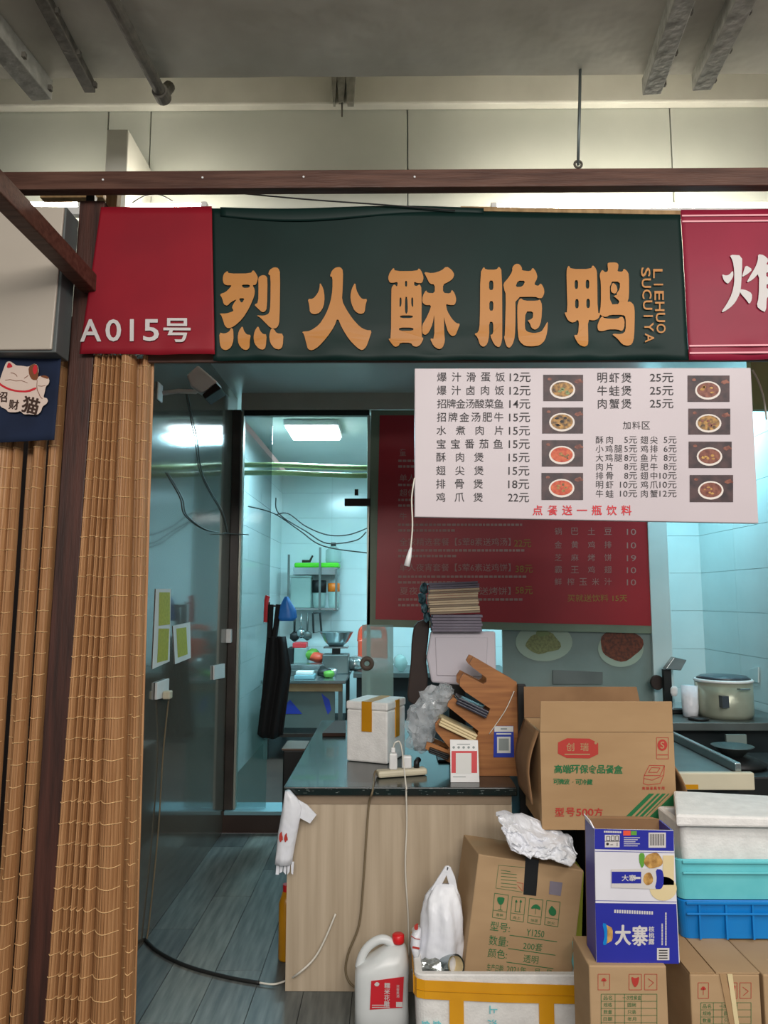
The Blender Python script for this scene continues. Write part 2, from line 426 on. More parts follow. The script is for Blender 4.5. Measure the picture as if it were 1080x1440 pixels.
# upper front wall of sandwich panels above the shop
uw = struct(G().box(-4, 4, 3.745, 3.80, CEIL - 0.1, 4.6), 'wall_upper', 'grout')
sx = [-4.0, H(150, 220, Y=3.7).x, H(210, 220, Y=3.7).x, H(573, 220, Y=3.7).x, H(945, 220, Y=3.7).x, 4.0]
for a, b in zip(sx, sx[1:]): G().box(a + 0.003, b - 0.003, 3.70, 3.743, CEIL - 0.1, 4.6).to('wall_panel', 'wall_panel', uw, bevel=0.003)
z0, z1 = H(540, 149, Y=3.66).z, 4.55
tr = struct(G().box(-4, 4, 3.64, 3.698, z0, z1), 'trim_1', 'trim_white', bevel=0.01)
struct(G().box(-4, 4, 2.7, 3.8, 4.6, 4.7), 'ceiling_light_block', 'concrete')  # unseen cover added between slab and upper wall to close off light
slab = struct(G().grid(lambda u, v: (-4 + 8 * u, -3 + 5.72 * v, 3.66 + 0.004 * noise.noise(Vector((u * 30, v * 20, 0)))), 40, 30), 'ceiling_slab', 'concrete', solid=0.0)
struct(G().box(-4, 4, -3, 2.72, 3.67, 4.6), 'ceiling_beam', 'concrete', bevel=0.006)

# partition at the back of the serving room
X = lambda px, y=841, Y=PART: H(px, y, Y=Y).x
fr = struct(G().box(WX + 0.001, WX + 0.06, PART - 0.05, PART + 0.04, 0.146, 2.975), 'door_1', 'dark_frame', bevel=0.003)
G().box(WX + 0.061, WX + 0.078, PART - 0.04, PART + 0.03, 0.146, 2.97).to('door_jamb', 'alu', fr, bevel=0.003)
G().box(WX + 0.06, 1.84, PART - 0.05, PART + 0.05, 2.976, CEIL).to('header', 'header_paint', fr, label='dark header over the doorway')
G().box(WX + 0.078, X(519), PART - 0.03, PART + 0.02, 2.935, 2.975).to('door_track', 'black_plastic', fr)
G().box(X(516), X(521), PART - 0.04, PART + 0.03, 0.146, 2.934).to('door_jamb', 'alu', fr, bevel=0.003)
win = struct(G().box(X(518), X(522), PART - 0.02, PART + 0.02, 0.146, 0.3), 'window_1', 'alu')
G().box(WX + 0.079, X(379), PART - 0.006, PART + 0.006, 0.15, 2.93).to('pane', 'glass', win, label='narrow clear glass pane beside the door frame')
g = G(); g.box(X(705), 1.84, PART - 0.012, PART + 0.012, 0.15, 2.974)
pn = g.to('lower_panel', 'panel_grey', win, label='grey panel printed with dishes of food')
pl = PY(PART - 0.016)
g = G(); pell(g, 765, 903, 40, 27, pl, 32); g.to('plate_print', 'plate_print', pn)
g = G(); pell(g, 764, 904, 24, 15, pl.up(0.001), 20, 0.12); g.to('noodle_print', 'noodle_print', pn)
g = G(); pell(g, 763, 889, 9, 6, pl.up(0.002), 12, 0.2); g.to('herb_print', 'pic_veg', pn)
g = G(); pell(g, 873, 912, 32, 26, pl, 32); g.to('plate_print', 'plate_print', pn)
g = G(); pell(g, 873, 906, 30, 23, pl.up(0.001), 24, 0.08, 2); g.to('meat_print', 'meat_print', pn)
g = G(); g.ext([pl(777, 942), pl(847, 945), pl(847, 962), pl(777, 962)], (0, -0.01, 0)); g.to('steel_plate', 'steel_dull', pn)
fd = G().box(X(510), X(553), PART - 0.10, PART - 0.088, 0.15, H(530, 878, Y=PART).z).to('frosted_pane', 'frost', win, label='frosted sliding pane with a round pull')
c = H(516, 933, Y=PART - 0.11)
G().add([(c.x + r * math.cos(a), c.y - dz, c.z + r * math.sin(a)) for r, dz in ((0.05, 0), (0.046, 0.008), (0.022, 0.008), (0.018, 0.002)) for a in [2 * math.pi * i / 24 for i in range(24)]],
        [(k * 24 + i, k * 24 + (i + 1) % 24, (k + 1) * 24 + (i + 1) % 24, (k + 1) * 24 + i) for k in range(3) for i in range(24)]).to('round_pull', 'pull_brown', fd, smooth=True)

# ================================================================ LAMPS
t = root('ceiling_lamp', 'bright white square lamp on the kitchen ceiling seen through the doorway', 'lamp', (-0.65, 6.4, CEIL))
G().box(-0.91, -0.44, 6.10, 6.62, CEIL - 0.05, CEIL - 0.001).to('housing', 'white_plastic', t, bevel=0.01)
G().box(-0.89, -0.46, 6.12, 6.60, CEIL - 0.075, CEIL - 0.051).to('diffuser', 'lamp_glow', t, bevel=0.01)
def tube_lamp(x0, x1, Y, z, label):
    t = root('tube_lamp', label, 'lamp', ((x0 + x1) / 2, Y, z))
    G().tube([(x0 + 0.03, Y, z), (x1 - 0.03, Y, z)], 0.014, 12).to('tube', 'tube_glow', t, smooth=True)
    G().box(x0, x1, Y - 0.02, Y + 0.02, z - 0.058, z - 0.018).to('fitting', 'white_plastic', t, bevel=0.004)
    for a in (x0 + 0.1, x1 - 0.16): G().box(a, a + 0.04, Y + 0.0205, 3.699, z - 0.056, z - 0.03).to('wall_bracket', 'white_plastic', t)
    for a in (x0, x1 - 0.03): G().box(a, a + 0.03, Y - 0.018, Y + 0.018, z - 0.017, z + 0.017).to('end_cap', 'white_plastic', t, bevel=0.004)
LZ = lambda py, Y: H(540, py, Y=Y).z
tube_lamp(X(150, 290, 3.4), X(292, 290, 3.4), 3.4, LZ(289, 3.4), 'glowing tube lamp behind the top of the red A015 banner')
tube_lamp(X(690, 290, 3.4), X(1110, 290, 3.4), 3.4, LZ(292, 3.4), 'long glowing tube lamp behind the top of the green banner on the right')
tube_lamp(X(20, 280, 3.4), X(120, 280, 3.4), 3.4, LZ(286, 3.4), 'glowing tube lamp behind the blank white sign box')

# ================================================================ TIMBER FRAME, PIPES, ROD
BY = 2.66
g = G().ext([H(-300, 243, Y=BY), H(1400, 233, Y=BY), H(1400, 258, Y=BY), H(-300, 268, Y=BY)], (0, 0.05, 0))
o = g.to('timber_beam', 'wood_red', bevel=0.004); tag(o, 'long reddish-brown horizontal timber beam above all the banners', 'beam')
for px, py in ((145, 253), (285, 250), (427, 249), (8, 254), (583, 249)):
    p = H(px, py, Y=BY - 0.001)
    G().ext([p + Vector((0.004 * math.cos(a), 0, 0.004 * math.sin(a))) for a in [i * math.pi / 4 for i in range(8)]], (0, -0.003, 0)).to('screw', 'white_plastic', o)
g = G().ext([H(112, 282, Y=2.75), H(147, 282, Y=2.75), H(63, 1470, Y=2.75), H(30, 1470, Y=2.75)], (0, 0.09, 0))
bot = [H(63, 1470, Y=2.75), H(30, 1470, Y=2.75)]
o = G().ext([H(112, 282, Y=2.76), H(147, 282, Y=2.76), (bot[0].x - 0.005, 2.76, 0.001), (bot[1].x - 0.005, 2.76, 0.001)], (0, 0.08, 0)).to('timber_post', 'wood_post', bevel=0.004)
tag(o, 'dark reddish-brown upright timber post between the two bamboo curtains', 'post')
o = G().ext([H(150, 262, Y=2.80), H(166, 262, Y=2.80), H(163, 300, Y=2.80), H(148, 300, Y=2.80)], (0, 0.04, 0)).to('timber_stub', 'wood_pale'); tag(o, 'short pale wood upright in front of the glow above the red banner', 'post')
o = G().box(X(122, 280, 2.78), X(134, 280, 2.78), 2.77, 2.80, LZ(296, 2.78), LZ(272, 2.78)).to('bracket', 'black_plastic', bevel=0.003); tag(o, 'small black bracket beside the pale upright under the timber beam', 'bracket')
a = H(120, 395, Y=2.70)
o = G().box(a.x - 0.03, a.x + 0.03, 0.9, 2.745, a.z - 0.03, a.z + 0.04).to('timber_rail', 'wood_red', bevel=0.004); tag(o, 'dark timber rail running from the post towards the camera at upper left', 'beam')
o = G().box(X(205, 512, 2.80), 2.6, 2.78, 2.80, LZ(511, 2.8), LZ(494, 2.8)).to('lintel_beam', 'wood_red', bevel=0.004); tag(o, 'dark timber lintel along the bottom edge of the banners', 'beam')
o = G().box(X(60, 262, 2.86), X(148, 262, 2.86), 2.84, 2.88, LZ(279, 2.86), LZ(262, 2.86)).to('pale_batten', 'wood_pale', bevel=0.003); tag(o, 'pale wood batten under the timber beam at upper left', 'beam')
o = G().box(X(150, 230, 3.35), X(181, 230, 3.35), 3.33, 3.69, LZ(300, 3.35), LZ(183, 3.35)).to('boxed_column', 'trim_white', bevel=0.006)
tag(o, 'short whitish boxed column rising behind the timber beam at upper left', 'column')
def pipe(pxe, pye, pxs, r, label, m, square=False, flange=False):
    Y1 = 2.80; e = H(pxe, pye, Y=Y1)
    e.z = 3.66 - r - 0.004
    e = Vector((H(pxe, pye, Z=e.z).x, H(pxe, pye, Z=e.z).y, e.z)); Y1 = e.y
    s = H(pxs, 0, Z=e.z)
    d = (s - e); s2 = e + d * 2.2
    t = root('ceiling_pipe', label, 'pipe', (e.x, e.y, e.z))
    if square:
        n = d.cross(Vector((0, 0, 1))).normalized() * r
        q = [e - n - Vector((0, 0, r)), e + n - Vector((0, 0, r)), e + n + Vector((0, 0, r)), e - n + Vector((0, 0, r))]
        G().ext(q, d * 2.2).to('pipe', m, t, bevel=0.004)
        for k in (0.06, 0.45, 0.9):
            c = e + d * k - n * 1.02 - Vector((0, 0, r * 0.3)); G().box(c.x - 0.012, c.x + 0.012, c.y - 0.008, c.y + 0.008, c.z - 0.008, c.z + 0.012).to('bolt', 'rust_pipe', t)
    else:
        G().tube([e, s2], r, 14).to('pipe', m, t, smooth=False)
        G().tube([e - d.normalized() * 0.02, e + d.normalized() * 0.03], r * 1.35, 14).to('end_cap', 'rust_pipe', t)
    return t
pipe(60, 128, -45, 0.042, 'rough grey square ceiling tube at the far upper left', 'grey_pipe', True)
pipe(127, 124, 62, 0.022, 'slim dark ceiling pipe, second from the left', 'rust_pipe', True)
t = pipe(228, 134, 158, 0.024, 'round grey ceiling pipe with an elbow, third from the left', 'rust_pipe')
e = ORG[t]; G().tube([e + Vector((0, 0, 0)), e + Vector((0.012, 0.05, 0.075))], 0.024, 12).to('elbow', 'rust_pipe', t)
pipe(916, 122, 958, 0.036, 'pale grey square ceiling tube with bolts at upper right', 'grey_pipe', True)
pipe(986, 116, 1042, 0.036, 'pale grey square ceiling tube furthest right', 'grey_pipe', True)
t = root('hanger_rod', 'thin metal rod hanging from the ceiling slab down to the timber beam', 'rod', H(813, 232, Y=2.69))
G().tube([H(813, 232, Y=2.69), H(815, 150, Y=2.69), (H(816, 100, Y=2.69).x, 2.69, 3.66)], 0.006, 8).to('rod', 'steel_dull', t, smooth=True)
c = H(813, 231, Y=2.69); G().tube([c + Vector((0.014 * math.cos(a), 0, 0.014 * math.sin(a))) for a in [i * math.pi / 6 for i in range(13)]], 0.005, 6).to('hook', 'rust_pipe', t, smooth=True)
t = root('channel_bracket', 'short metal channel stub fixed under the white trim, left of centre', 'bracket', H(484, 150, Y=3.6))
g = G()
for x0, x1 in ((466, 474), (474, 486), (486, 500)): g.ext([H(x0, 104, Y=3.60), H(x1, 104, Y=3.60), H(x1 - 3, 143, Y=3.60), H(x0 + 2, 143, Y=3.60)], (0, 0.04 if x0 != 474 else 0.02, 0))
g.to('channel', 'grey_pipe', t); G().tube([H(481, 140, Y=3.61), H(481, 164, Y=3.61)], 0.004, 6).to('pin', 'rust_pipe', t)
def wire(pts, r, m, label, cat='cable', n=6, group=None):
    g = G().tube(smooth_path(pts), r, 7); o = g.to('cable', m, smooth=True, normals=False); tag(o, label, cat, group); return o
wire([H(262, 264, Y=2.72), H(340, 272, Y=2.72), H(440, 281, Y=2.72), H(540, 288, Y=2.72), H(640, 296, Y=2.72)], 0.003, 'cable_black', 'thin black wire sagging from the timber beam to the top of the green banner')
wire([H(186, 285, Y=3.35), H(205, 275, Y=3.35), H(225, 274, Y=3.35), H(243, 283, Y=3.35)], 0.003, 'cable_black', 'short black wire arching above the red banner in the glow')

# ================================================================ BANNERS
BN = 2.74
def bdisp(x, z):
    return 0.006 * noise.noise(Vector((x * 2.2, z * 3.0, 1.0))) + 0.007 * math.exp(-((z - 2.56) / 0.06) ** 2) * noise.noise(Vector((x * 7, z * 16, 4)))
def banner(quad, m, name, label, nu=60, nv=20, seed=0, edge=0.004):
    q = [PY(BN)(*p) for p in quad]
    def fn(u, v):
        a = q[0].lerp(q[1], u); b = q[3].lerp(q[2], u); p = a.lerp(b, v)
        w = (1 - v) if v > 0.5 else v
        p.y += bdisp(p.x, p.z)
        p.z += edge * noise.noise(Vector((p.x * 5, v * 3, seed))) * (1 if v in (0, 1) else 0.4)
        p.y += 0.010 * max(0, v - 0.86) / 0.14 * noise.noise(Vector((p.x * 9, v * 12, 7)))
        return p
    o = G().grid(fn, nu, nv).to(name, m, smooth=True, solid=0.0015); tag(o, label, 'banner'); return o
class BPl:
    def __init__(s, e=0.006): s.e = e
    def up(s, e): return BPl(s.e + e)
    def __call__(s, px, py):
        p = PY(BN)(px, py); p.y += bdisp(p.x, p.z) - s.e; return p
b1 = banner([(144, 294), (299, 293), (303, 500), (113, 499)], 'banner_red', 'red_banner', 'plain red vinyl banner printed A015号 at the left end of the sign')
b1.data.transform(Matrix.Translation((0, -0.012, 0)))
g = G(); sp = BPl(0.02)
for ch, x, w, h in (('A', 130, 30, 31), ('0', 162, 22, 31), ('1', 188, None, 31), ('5', 215, 22, 31), ('号', 251, 38, 34)):
    g = G(); put(g, ch, x, 467, h, sp, w=w, off=0.02); g.to('character', 'print_white', b1)
b2 = banner([(297, 293), (957, 302), (968, 507), (300, 507)], 'banner_green', 'green_banner', 'dark green main banner with large gold Chinese characters', 110, 24, 3)
fold = G().grid(lambda u, v: (lambda p: Vector((p.x, p.y - 0.004 - 0.003 * math.sin(v * math.pi), p.z)))(PY(BN)(310 + 370 * u, 292 + 2 * math.sin(u * 7) + (13 + 5 * math.sin(u * 5)) * v)), 40, 5).to('top_fold', 'banner_green', b2, smooth=True, solid=0.001)
Z = 4.696; O1, O2, O3 = (300, 360), (535, 360), (765, 360)
CH = [
 (O1, [[(98,105),(105,124),(250,124),(267,100),(287,125),(300,155),(285,200),(262,200),(278,230),(275,270),(240,350),(195,420),(140,470),(100,485),(78,465),(68,430),(55,395),(42,385),(90,385),(130,372),(137,365),(125,345),(140,315),(160,290),(120,310),(95,335),(72,325),(62,285),(45,258),(85,245),(115,215),(125,200),(90,200),(72,190),(65,160),(72,125)],
       [(190,197),(245,197),(243,217),(200,219)], [(170,286),(212,286),(190,320)]]),
 (O1, [[(300,150),(325,135),(350,138),(362,160),(357,350),(345,372),(325,378),(300,355),(272,328),(300,315),(302,200)]]),
 (O1, [[(365,130),(375,100),(405,82),(432,88),(445,120),(440,430),(430,470),(410,485),(380,480),(340,440),(310,410),(285,397),(340,400),(372,385),(380,330),(382,140)]]),
 (O1, [[(42,510),(75,518),(108,505),(120,478),(135,490),(135,560),(120,605),(90,625),(60,618),(45,590)]]),
 (O1, [[(195,465),(205,500),(222,522),(250,525),(243,560),(243,610),(225,627),(195,620),(168,585),(162,540),(170,500)]]),
 (O1, [[(298,465),(312,500),(330,520),(355,522),(350,605),(335,625),(305,620),(275,585),(267,540),(275,500)]]),
 (O1, [[(385,480),(405,490),(420,515),(465,517),(460,600),(440,622),(405,615),(378,580),(370,530)]]),
 (O1, [[(705,180),(728,220),(737,280),(730,340),(705,380),(670,392),(640,380),(635,330),(625,290),(660,290),(690,255),(703,220)]]),
 (O1, [[(938,178),(945,230),(965,270),(985,290),(1018,288),(1005,330),(1000,380),(970,390),(935,370),(912,320),(905,270),(915,220)]]),
 (O1, [[(770,140),(785,100),(810,80),(840,78),(858,100),(855,220),(850,300),(880,360),(920,420),(970,475),(1010,495),(1048,497),(1030,550),(1010,605),(985,628),(955,615),(900,560),(850,480),(822,412),(800,470),(750,545),(700,600),(655,627),(625,618),(615,580),(600,520),(585,503),(640,500),(700,460),(745,390),(775,310),(788,230),(788,145)]]),
 (O2, [[(88,80),(95,105),(240,105),(255,85),(275,115),(285,150),(275,185),(245,185),(222,175),(222,200),(240,205),(258,190),(272,220),(270,540),(285,550),(265,590),(240,605),(215,600),(200,578),(130,578),(120,600),(95,608),(70,580),(52,548),(70,550),(72,230),(75,210),(92,190),(110,210),(115,175),(85,182),(60,180),(50,150),(60,115)],
       [(162,170),(176,170),(176,207),(162,207)], [(126,280),(139,280),(139,330),(126,348)], [(163,275),(177,275),(181,370),(170,392),(161,370)], [(203,280),(216,280),(216,348),(203,330)], [(126,398),(216,398),(210,416),(134,416)], [(123,478),(217,478),(217,499),(123,499)]]),
 (O2, [[(285,110),(340,122),(400,105),(435,75),(470,100),(487,130),(475,160),(445,180),(412,195),(412,250),(460,255),(470,228),(490,255),(500,295),(490,330),(455,330),(430,322),(440,370),(470,420),(500,450),(525,452),(510,490),(495,530),(470,538),(445,510),(425,440),(418,400),(420,520),(425,570),(410,610),(385,620),(350,600),(325,550),(355,555),(355,380),(345,450),(320,510),(295,530),(275,515),(275,460),(300,420),(325,365),(335,330),(295,330),(275,310),(278,270),(300,230),(310,250),(358,252),(358,195),(325,190),(305,150)]]),
 (O2, [[(680,78),(692,98),(765,98),(780,75),(800,105),(803,540),(795,590),(780,608),(750,590),(720,530),(743,520),(743,440),(716,440),(716,530),(705,585),(680,605),(655,590),(640,545),(617,520),(645,510),(655,450),(657,120)],
       [(715,170),(743,170),(743,232),(715,232)], [(717,305),(743,305),(743,367),(717,367)]]),
 (O2, [[(808,190),(840,155),(868,110),(868,80),(890,58),(915,60),(933,85),(930,102),(988,108),(1003,82),(1025,110),(1035,150),(1010,195),(1040,205),(1055,185),(1075,215),(1080,250),(1065,285),(1040,285),(1020,275),(888,278),(890,420),(885,540),(870,590),(850,612),(830,600),(812,540),(820,530),(826,260),(815,230)],
       [(905,170),(955,170),(935,210),(888,212)]]),
 (O2, [[(925,284),(945,302),(1035,302),(1050,292),(1065,330),(1060,430),(1045,475),(1020,493),(995,480),(985,450),(968,430),(990,425),(1005,410),(1005,372),(955,372),(950,480),(965,505),(1010,515),(1060,505),(1082,470),(1103,432),(1100,500),(1085,560),(1050,595),(1000,603),(950,600),(915,570),(905,530),(900,340),(910,300)]]),
 (O3, [[(160,68),(175,92),(305,92),(318,65),(340,90),(347,120),(350,380),(370,385),(355,420),(325,432),(285,425),(290,560),(285,595),(260,608),(225,590),(205,550),(195,525),(222,525),(228,440),(215,425),(205,440),(180,445),(155,430),(140,400),(132,378),(152,378),(145,140),(147,90)],
       [(199,166),(221,166),(221,223),(199,223)], [(272,164),(295,164),(295,221),(272,221)], [(202,291),(225,291),(225,351),(202,351)], [(276,289),(299,289),(299,349),(276,349)]]),
 (O3, [[(415,60),(420,50),(470,48),(488,60),(485,90),(480,108),(515,110),(522,88),(545,105),(557,130),(557,280),(545,310),(565,305),(590,330),(595,380),(590,540),(575,590),(545,602),(510,590),(480,550),(440,518),(510,522),(535,500),(535,410),(520,394),(430,394),(410,408),(385,405),(370,395),(362,385),(372,330),(372,180),(362,130),(380,95),(400,115),(420,105)],
       [(430,175),(497,175),(497,222),(470,262),(500,322),(432,326)]]),
 (O3, [[(450,180),(475,200),(482,235),(465,256),(440,245),(436,215)]]),
 (O3, [[(450,265),(540,262),(540,322),(515,322),(480,290)]]),
 (O3, [[(378,402),(395,418),(480,421),(510,402),(528,430),(525,480),(510,502),(480,490),(420,490),(385,502),(355,500),(347,470),(360,430)]]),
]
sp = BPl(0.006)
for i0, i1 in ((0, 7), (7, 10), (10, 12), (12, 15), (15, 20)):
    g = G(); sp = BPl(0.0085)
    for o_, rings in CH[i0:i1]: shape(g, rings, sp, o_, Z)
    g.to('character', 'print_gold', b2)
g = G()
for i, ch in enumerate('LIEHUO'): put(g, ch, 924 + i * 0.9, 386 + i * 15.4, 13, sp, rot=math.pi / 2, off=0.012, w=13 if ch != 'I' else None)
for i, ch in enumerate('SUCUIYA'): put(g, ch, 907 + i * 0.9, 384 + i * 15.4, 13, sp, rot=math.pi / 2, off=0.012, w=13 if ch != 'I' else None)
g.to('lettering', 'print_gold', b2)
b3 = banner([(957, 295), (1330, 292), (1340, 500), (969, 507)], 'banner_crimson', 'crimson_banner', 'crimson banner with white stripes cut off by the right edge', 50, 20, 8)
g = G()
for y in (304, 312, 487, 497): pline(g, [(958 + (y - 295) * 0.055 + 3 * 0, y), (1330, y - 3)], 2.4, BPl(0.005))
g.to('stripes', 'print_pink', b3)
g = G()
for r in ([(410,235),(625,250),(620,500),(600,820),(580,900),(510,1040),(420,1130),(320,1195),(275,1200),(370,1060),(450,900),(490,720),(490,500),(465,340)],
          [(285,565),(340,590),(400,580),(470,500),(475,600),(430,680),(380,730),(330,690),(300,640)], [(680,410),(800,485),(720,560),(615,620),(640,540)],
          [(590,815),(700,835),(790,890),(790,990),(750,1070),(690,990),(590,880)],
          [(895,225),(990,240),(1075,320),(1020,415),(1300,415),(1300,510),(1030,520),(1030,620),(1250,620),(1250,710),(1035,720),(1035,820),(1250,820),(1250,900),(1045,905),(1030,1200),(950,1170),(870,1100),(905,950),(910,540),(800,660),(690,715),(760,590),(850,440),(890,330)]):
    shape(g, [r], BPl(0.007), (990, 340), 12)
g.to('lettering', 'print_white', b3)

o = G().ext([H(648, 290, Y=2.79), H(958, 296, Y=2.79), H(958, 302, Y=2.79), H(648, 296, Y=2.79)], (0, 0.02, 0)).to('banner_batten', 'wood_pale'); tag(o, 'thin pale batten along the top right edge of the green banner', 'batten')
o = G().box(H(1058, 550, Y=3.3).x, 2.499, 3.3, 3.34, LZ(577, 3.3), CEIL - 0.001).to('fascia_panel', 'olive'); tag(o, 'dull olive panel behind the upper right corner of the menu board', 'panel')
wire([H(1058, 520, Y=3.2), H(1066, 535, Y=3.2), H(1074, 560, Y=3.2), H(1078, 590, Y=3.2)], 0.004, 'cable_white', 'pale looped wire right of the menu board')
# ================================================================ WHITE MENU BOARD
MY = 2.66
q = [(583, 518), (1056, 517), (1067, 736), (583, 727)]
mb = G().ext([PY(MY)(*p) for p in q], (0, 0.025, 0)).to('menu_board', 'board_white', bevel=0.003)
tag(mb, 'white menu board with prices and eight bowl photos hanging under the green banner', 'menu board')
for px in (620, 1020): G().box(H(px, 520, Y=MY).x - 0.01, H(px, 520, Y=MY).x + 0.01, MY + 0.0255, 2.779, H(px, 521, Y=MY).z - 0.012, H(px, 521, Y=MY).z - 0.006).to('hanger_strap', 'steel_dull', mb)
mp_ = PY(MY - 0.0016)
g = G()
rows = [('爆汁滑蛋饭', '12元', 710), ('爆汁卤肉饭', '12元', 709), ('招牌金汤酸菜鱼', '14元', 708), ('招牌金汤肥牛', '15元', 708), ('水煮肉片', '15元', 708), ('宝宝番茄鱼', '15元', 707), ('酥肉煲', '15元', 680), ('翅尖煲', '15元', 680), ('排骨煲', '18元', 679), ('鸡爪煲', '22元', 679)]
for i, (a, b, x1) in enumerate(rows):
    y = 530 + i * 18.8
    spread(g, a, 615 - i * 0.2, x1, y, 13, mp_, off=0.004); put(g, b, 731.5 - i * 0.25, y + 0.5, 13.2, mp_, w=29.5, off=0.004)
for i, a in enumerate(('明虾煲', '牛蛙煲', '肉蟹煲')):
    y = 531 + i * 18.3; spread(g, a, 840, 888, y, 14, mp_, off=0.004); put(g, '25元', 930.5, y, 13, mp_, w=33, off=0.004)
spread(g, '加料区', 876, 914, 598, 11, mp_)
sm = [('酥肉', '5元', '翅尖', '5元'), ('小鸡腿', '5元', '鸡排', '6元'), ('大鸡腿', '8元', '鱼片', '8元'), ('肉片', '8元', '肥牛', '8元'), ('排骨', '8元', '翅中', '10元'), ('明虾', '10元', '鸡爪', '10元'), ('牛蛙', '10元', '肉蟹', '12元')]
for i, (a, b, c, d) in enumerate(sm):
    y = 618.5 + i * 12.6
    spread(g, a, 838, 838 + 12.3 * len(a), y, 10.5, mp_); spread(g, c, 901, 925, y, 10.5, mp_)
    w = 18 if len(b) == 2 else 24; put(g, b, 896 - w / 2, y, 10, mp_, w=w)
    w = 18 if len(d) == 2 else 24; put(g, d, 951.5 - w / 2, y, 10, mp_, w=w)
g.to('lettering', 'print_black', mb)
g = G(); spread(g, '点餐送一瓶饮料', 749, 888, 717.5, 14, mp_, off=0.018); g.to('lettering', 'print_red', mb, label='red line of lettering')
pics = [(764, 527, 820, 564, 'a'), (762.5, 573, 820, 609.5, 'a'), (762, 619, 820, 656, 'b'), (761.5, 665, 820, 703, 'b'), (967, 528, 1026, 565, 'c'), (968, 574.5, 1027, 611, 'd'), (968.5, 621, 1029, 658, 'c'), (970, 668, 1031, 706, 'c')]
for i, (x0, y0, x1, y1, k) in enumerate(pics):
    g = G(); prect(g, x0, y0, x1, y1, mp_); o = g.to('food_picture', 'pic_brown', mb)
    cx, cy = (x0 + x1) / 2 - 1, (y0 + y1) / 2 + 2.5
    g = G(); pell(g, cx, cy, 18, 13, mp_.up(0.0005)); g.to('bowl_print', 'pic_bowl', o)
    g = G(); pell(g, cx, cy - 0.5, 15.5, 10.5, mp_.up(0.001)); g.to('soup_print', {'a': 'pic_soup_a', 'b': 'pic_soup_b', 'c': 'pic_soup_c', 'd': 'pic_soup_a'}[k], o)
    g = G(); pell(g, x1 - 6, y0 + 9, 6, 3, mp_.up(0.0005), 10, 0.3); pell(g, x0 + 9, y0 + 6, 3, 2, mp_.up(0.0005), 8, 0.2); g.to('garnish_print', 'pic_soup_c', o)
    random.seed(i); g = G()
    for _ in range(5): pell(g, cx + random.uniform(-9, 9), cy + random.uniform(-6, 5), random.uniform(1.5, 3.5), random.uniform(1, 2.4), mp_.up(0.0015), 8, 0.2)
    g.to('topping_print', {'a': 'print_black', 'b': 'pic_soup_a', 'c': 'walnut_print', 'd': 'pic_soup_c'}[k] if i != 0 else 'pic_veg', o)
wire([H(583, 672, Y=2.65), H(579, 700, Y=2.65), H(580, 740, Y=2.64), H(577, 775, Y=2.64)], 0.0028, 'cable_white', 'white pull cord hanging beside the left edge of the menu board', 'cord')
pc = G().tube([H(578, 770, Y=2.64), H(575, 783, Y=2.64), H(572, 796, Y=2.64)], [0.004, 0.009, 0.011], 10).to('cord_pull', 'white_plastic', smooth=True); tag(pc, 'white tapered pull at the end of the hanging cord', 'pull')

# ================================================================ RED POSTER
pr = root('wall_poster', 'large red menu poster with a grey-green margin on the partition behind the menu board', 'poster', H(720, 880, Y=PART - 0.03))
g = G().ext([PY(PART - 0.075)(*p) for p in ((521, 577), (1010, 560), (918, 891), (516, 881))], (0, 0.01, 0))
g = G().ext([PY(PART - 0.04)(*p) for p in ((522, 577), (913, 577), (918, 891), (516, 881))], (0, 0.012, 0)); g.to('margin', 'poster_edge', pr)
pp = PY(PART - 0.0415)
g = G(); g.poly([pp(534, 584), pp(911, 584), pp(916, 880), pp(528, 871)]); g.to('red_sheet', 'poster_red', pr)
pp = pp.up(0.0015)
g = G()
for y, s, w in ((636, '童', 9), (672, '单人', 22), (693, '超值', 22), (726, '牛', 10)): put(g, s, 562 + w / 2, y, 10, pp, w=w)
put(g, '全家精选套餐【5荤8素送鸡汤】', 640, 762, 11, pp, w=156); put(g, '单人夜宵套餐【5荤6素送鸡饼】', 640, 798, 11, pp, w=156); put(g, '夏夜精选小吃【5荤送烤饼】', 640, 831, 11, pp, w=156)
for y, s, n in ((747, '锅巴土豆', '10'), (766, '金黄鸡排', '10'), (784, '芝麻烤饼', '19'), (801, '霸王鸡翅', '10'), (818, '鲜榨玉米汁', '10')):
    spread(g, s, 780, 860, y, 10, pp); put(g, n, 888, y + 1, 8.5, pp, w=13)
g.to('lettering', 'poster_text', pr)
g = G(); random.seed(5)
for y in (648, 656, 682, 703, 711, 738, 746, 774, 782, 811, 819, 843, 851):
    x = 560
    while x < (590 if y < 735 else 735 if y in (738, 774, 811, 843) else 640):
        w = random.uniform(3, 6); prect(g, x, y - 1.6, x + w, y + 1.6, pp); x += w + 1.4
g.to('small_print', 'poster_text', pr)
g = G(); put(g, '22元', 735, 764, 11, pp, w=24); put(g, '38元', 737, 800, 11, pp, w=24); put(g, '58元', 737, 830, 11, pp, w=24); put(g, '买就送饮料 15天', 840, 841, 10, pp, w=84); g.to('lettering', 'poster_gold', pr, label='dull gold lettering')

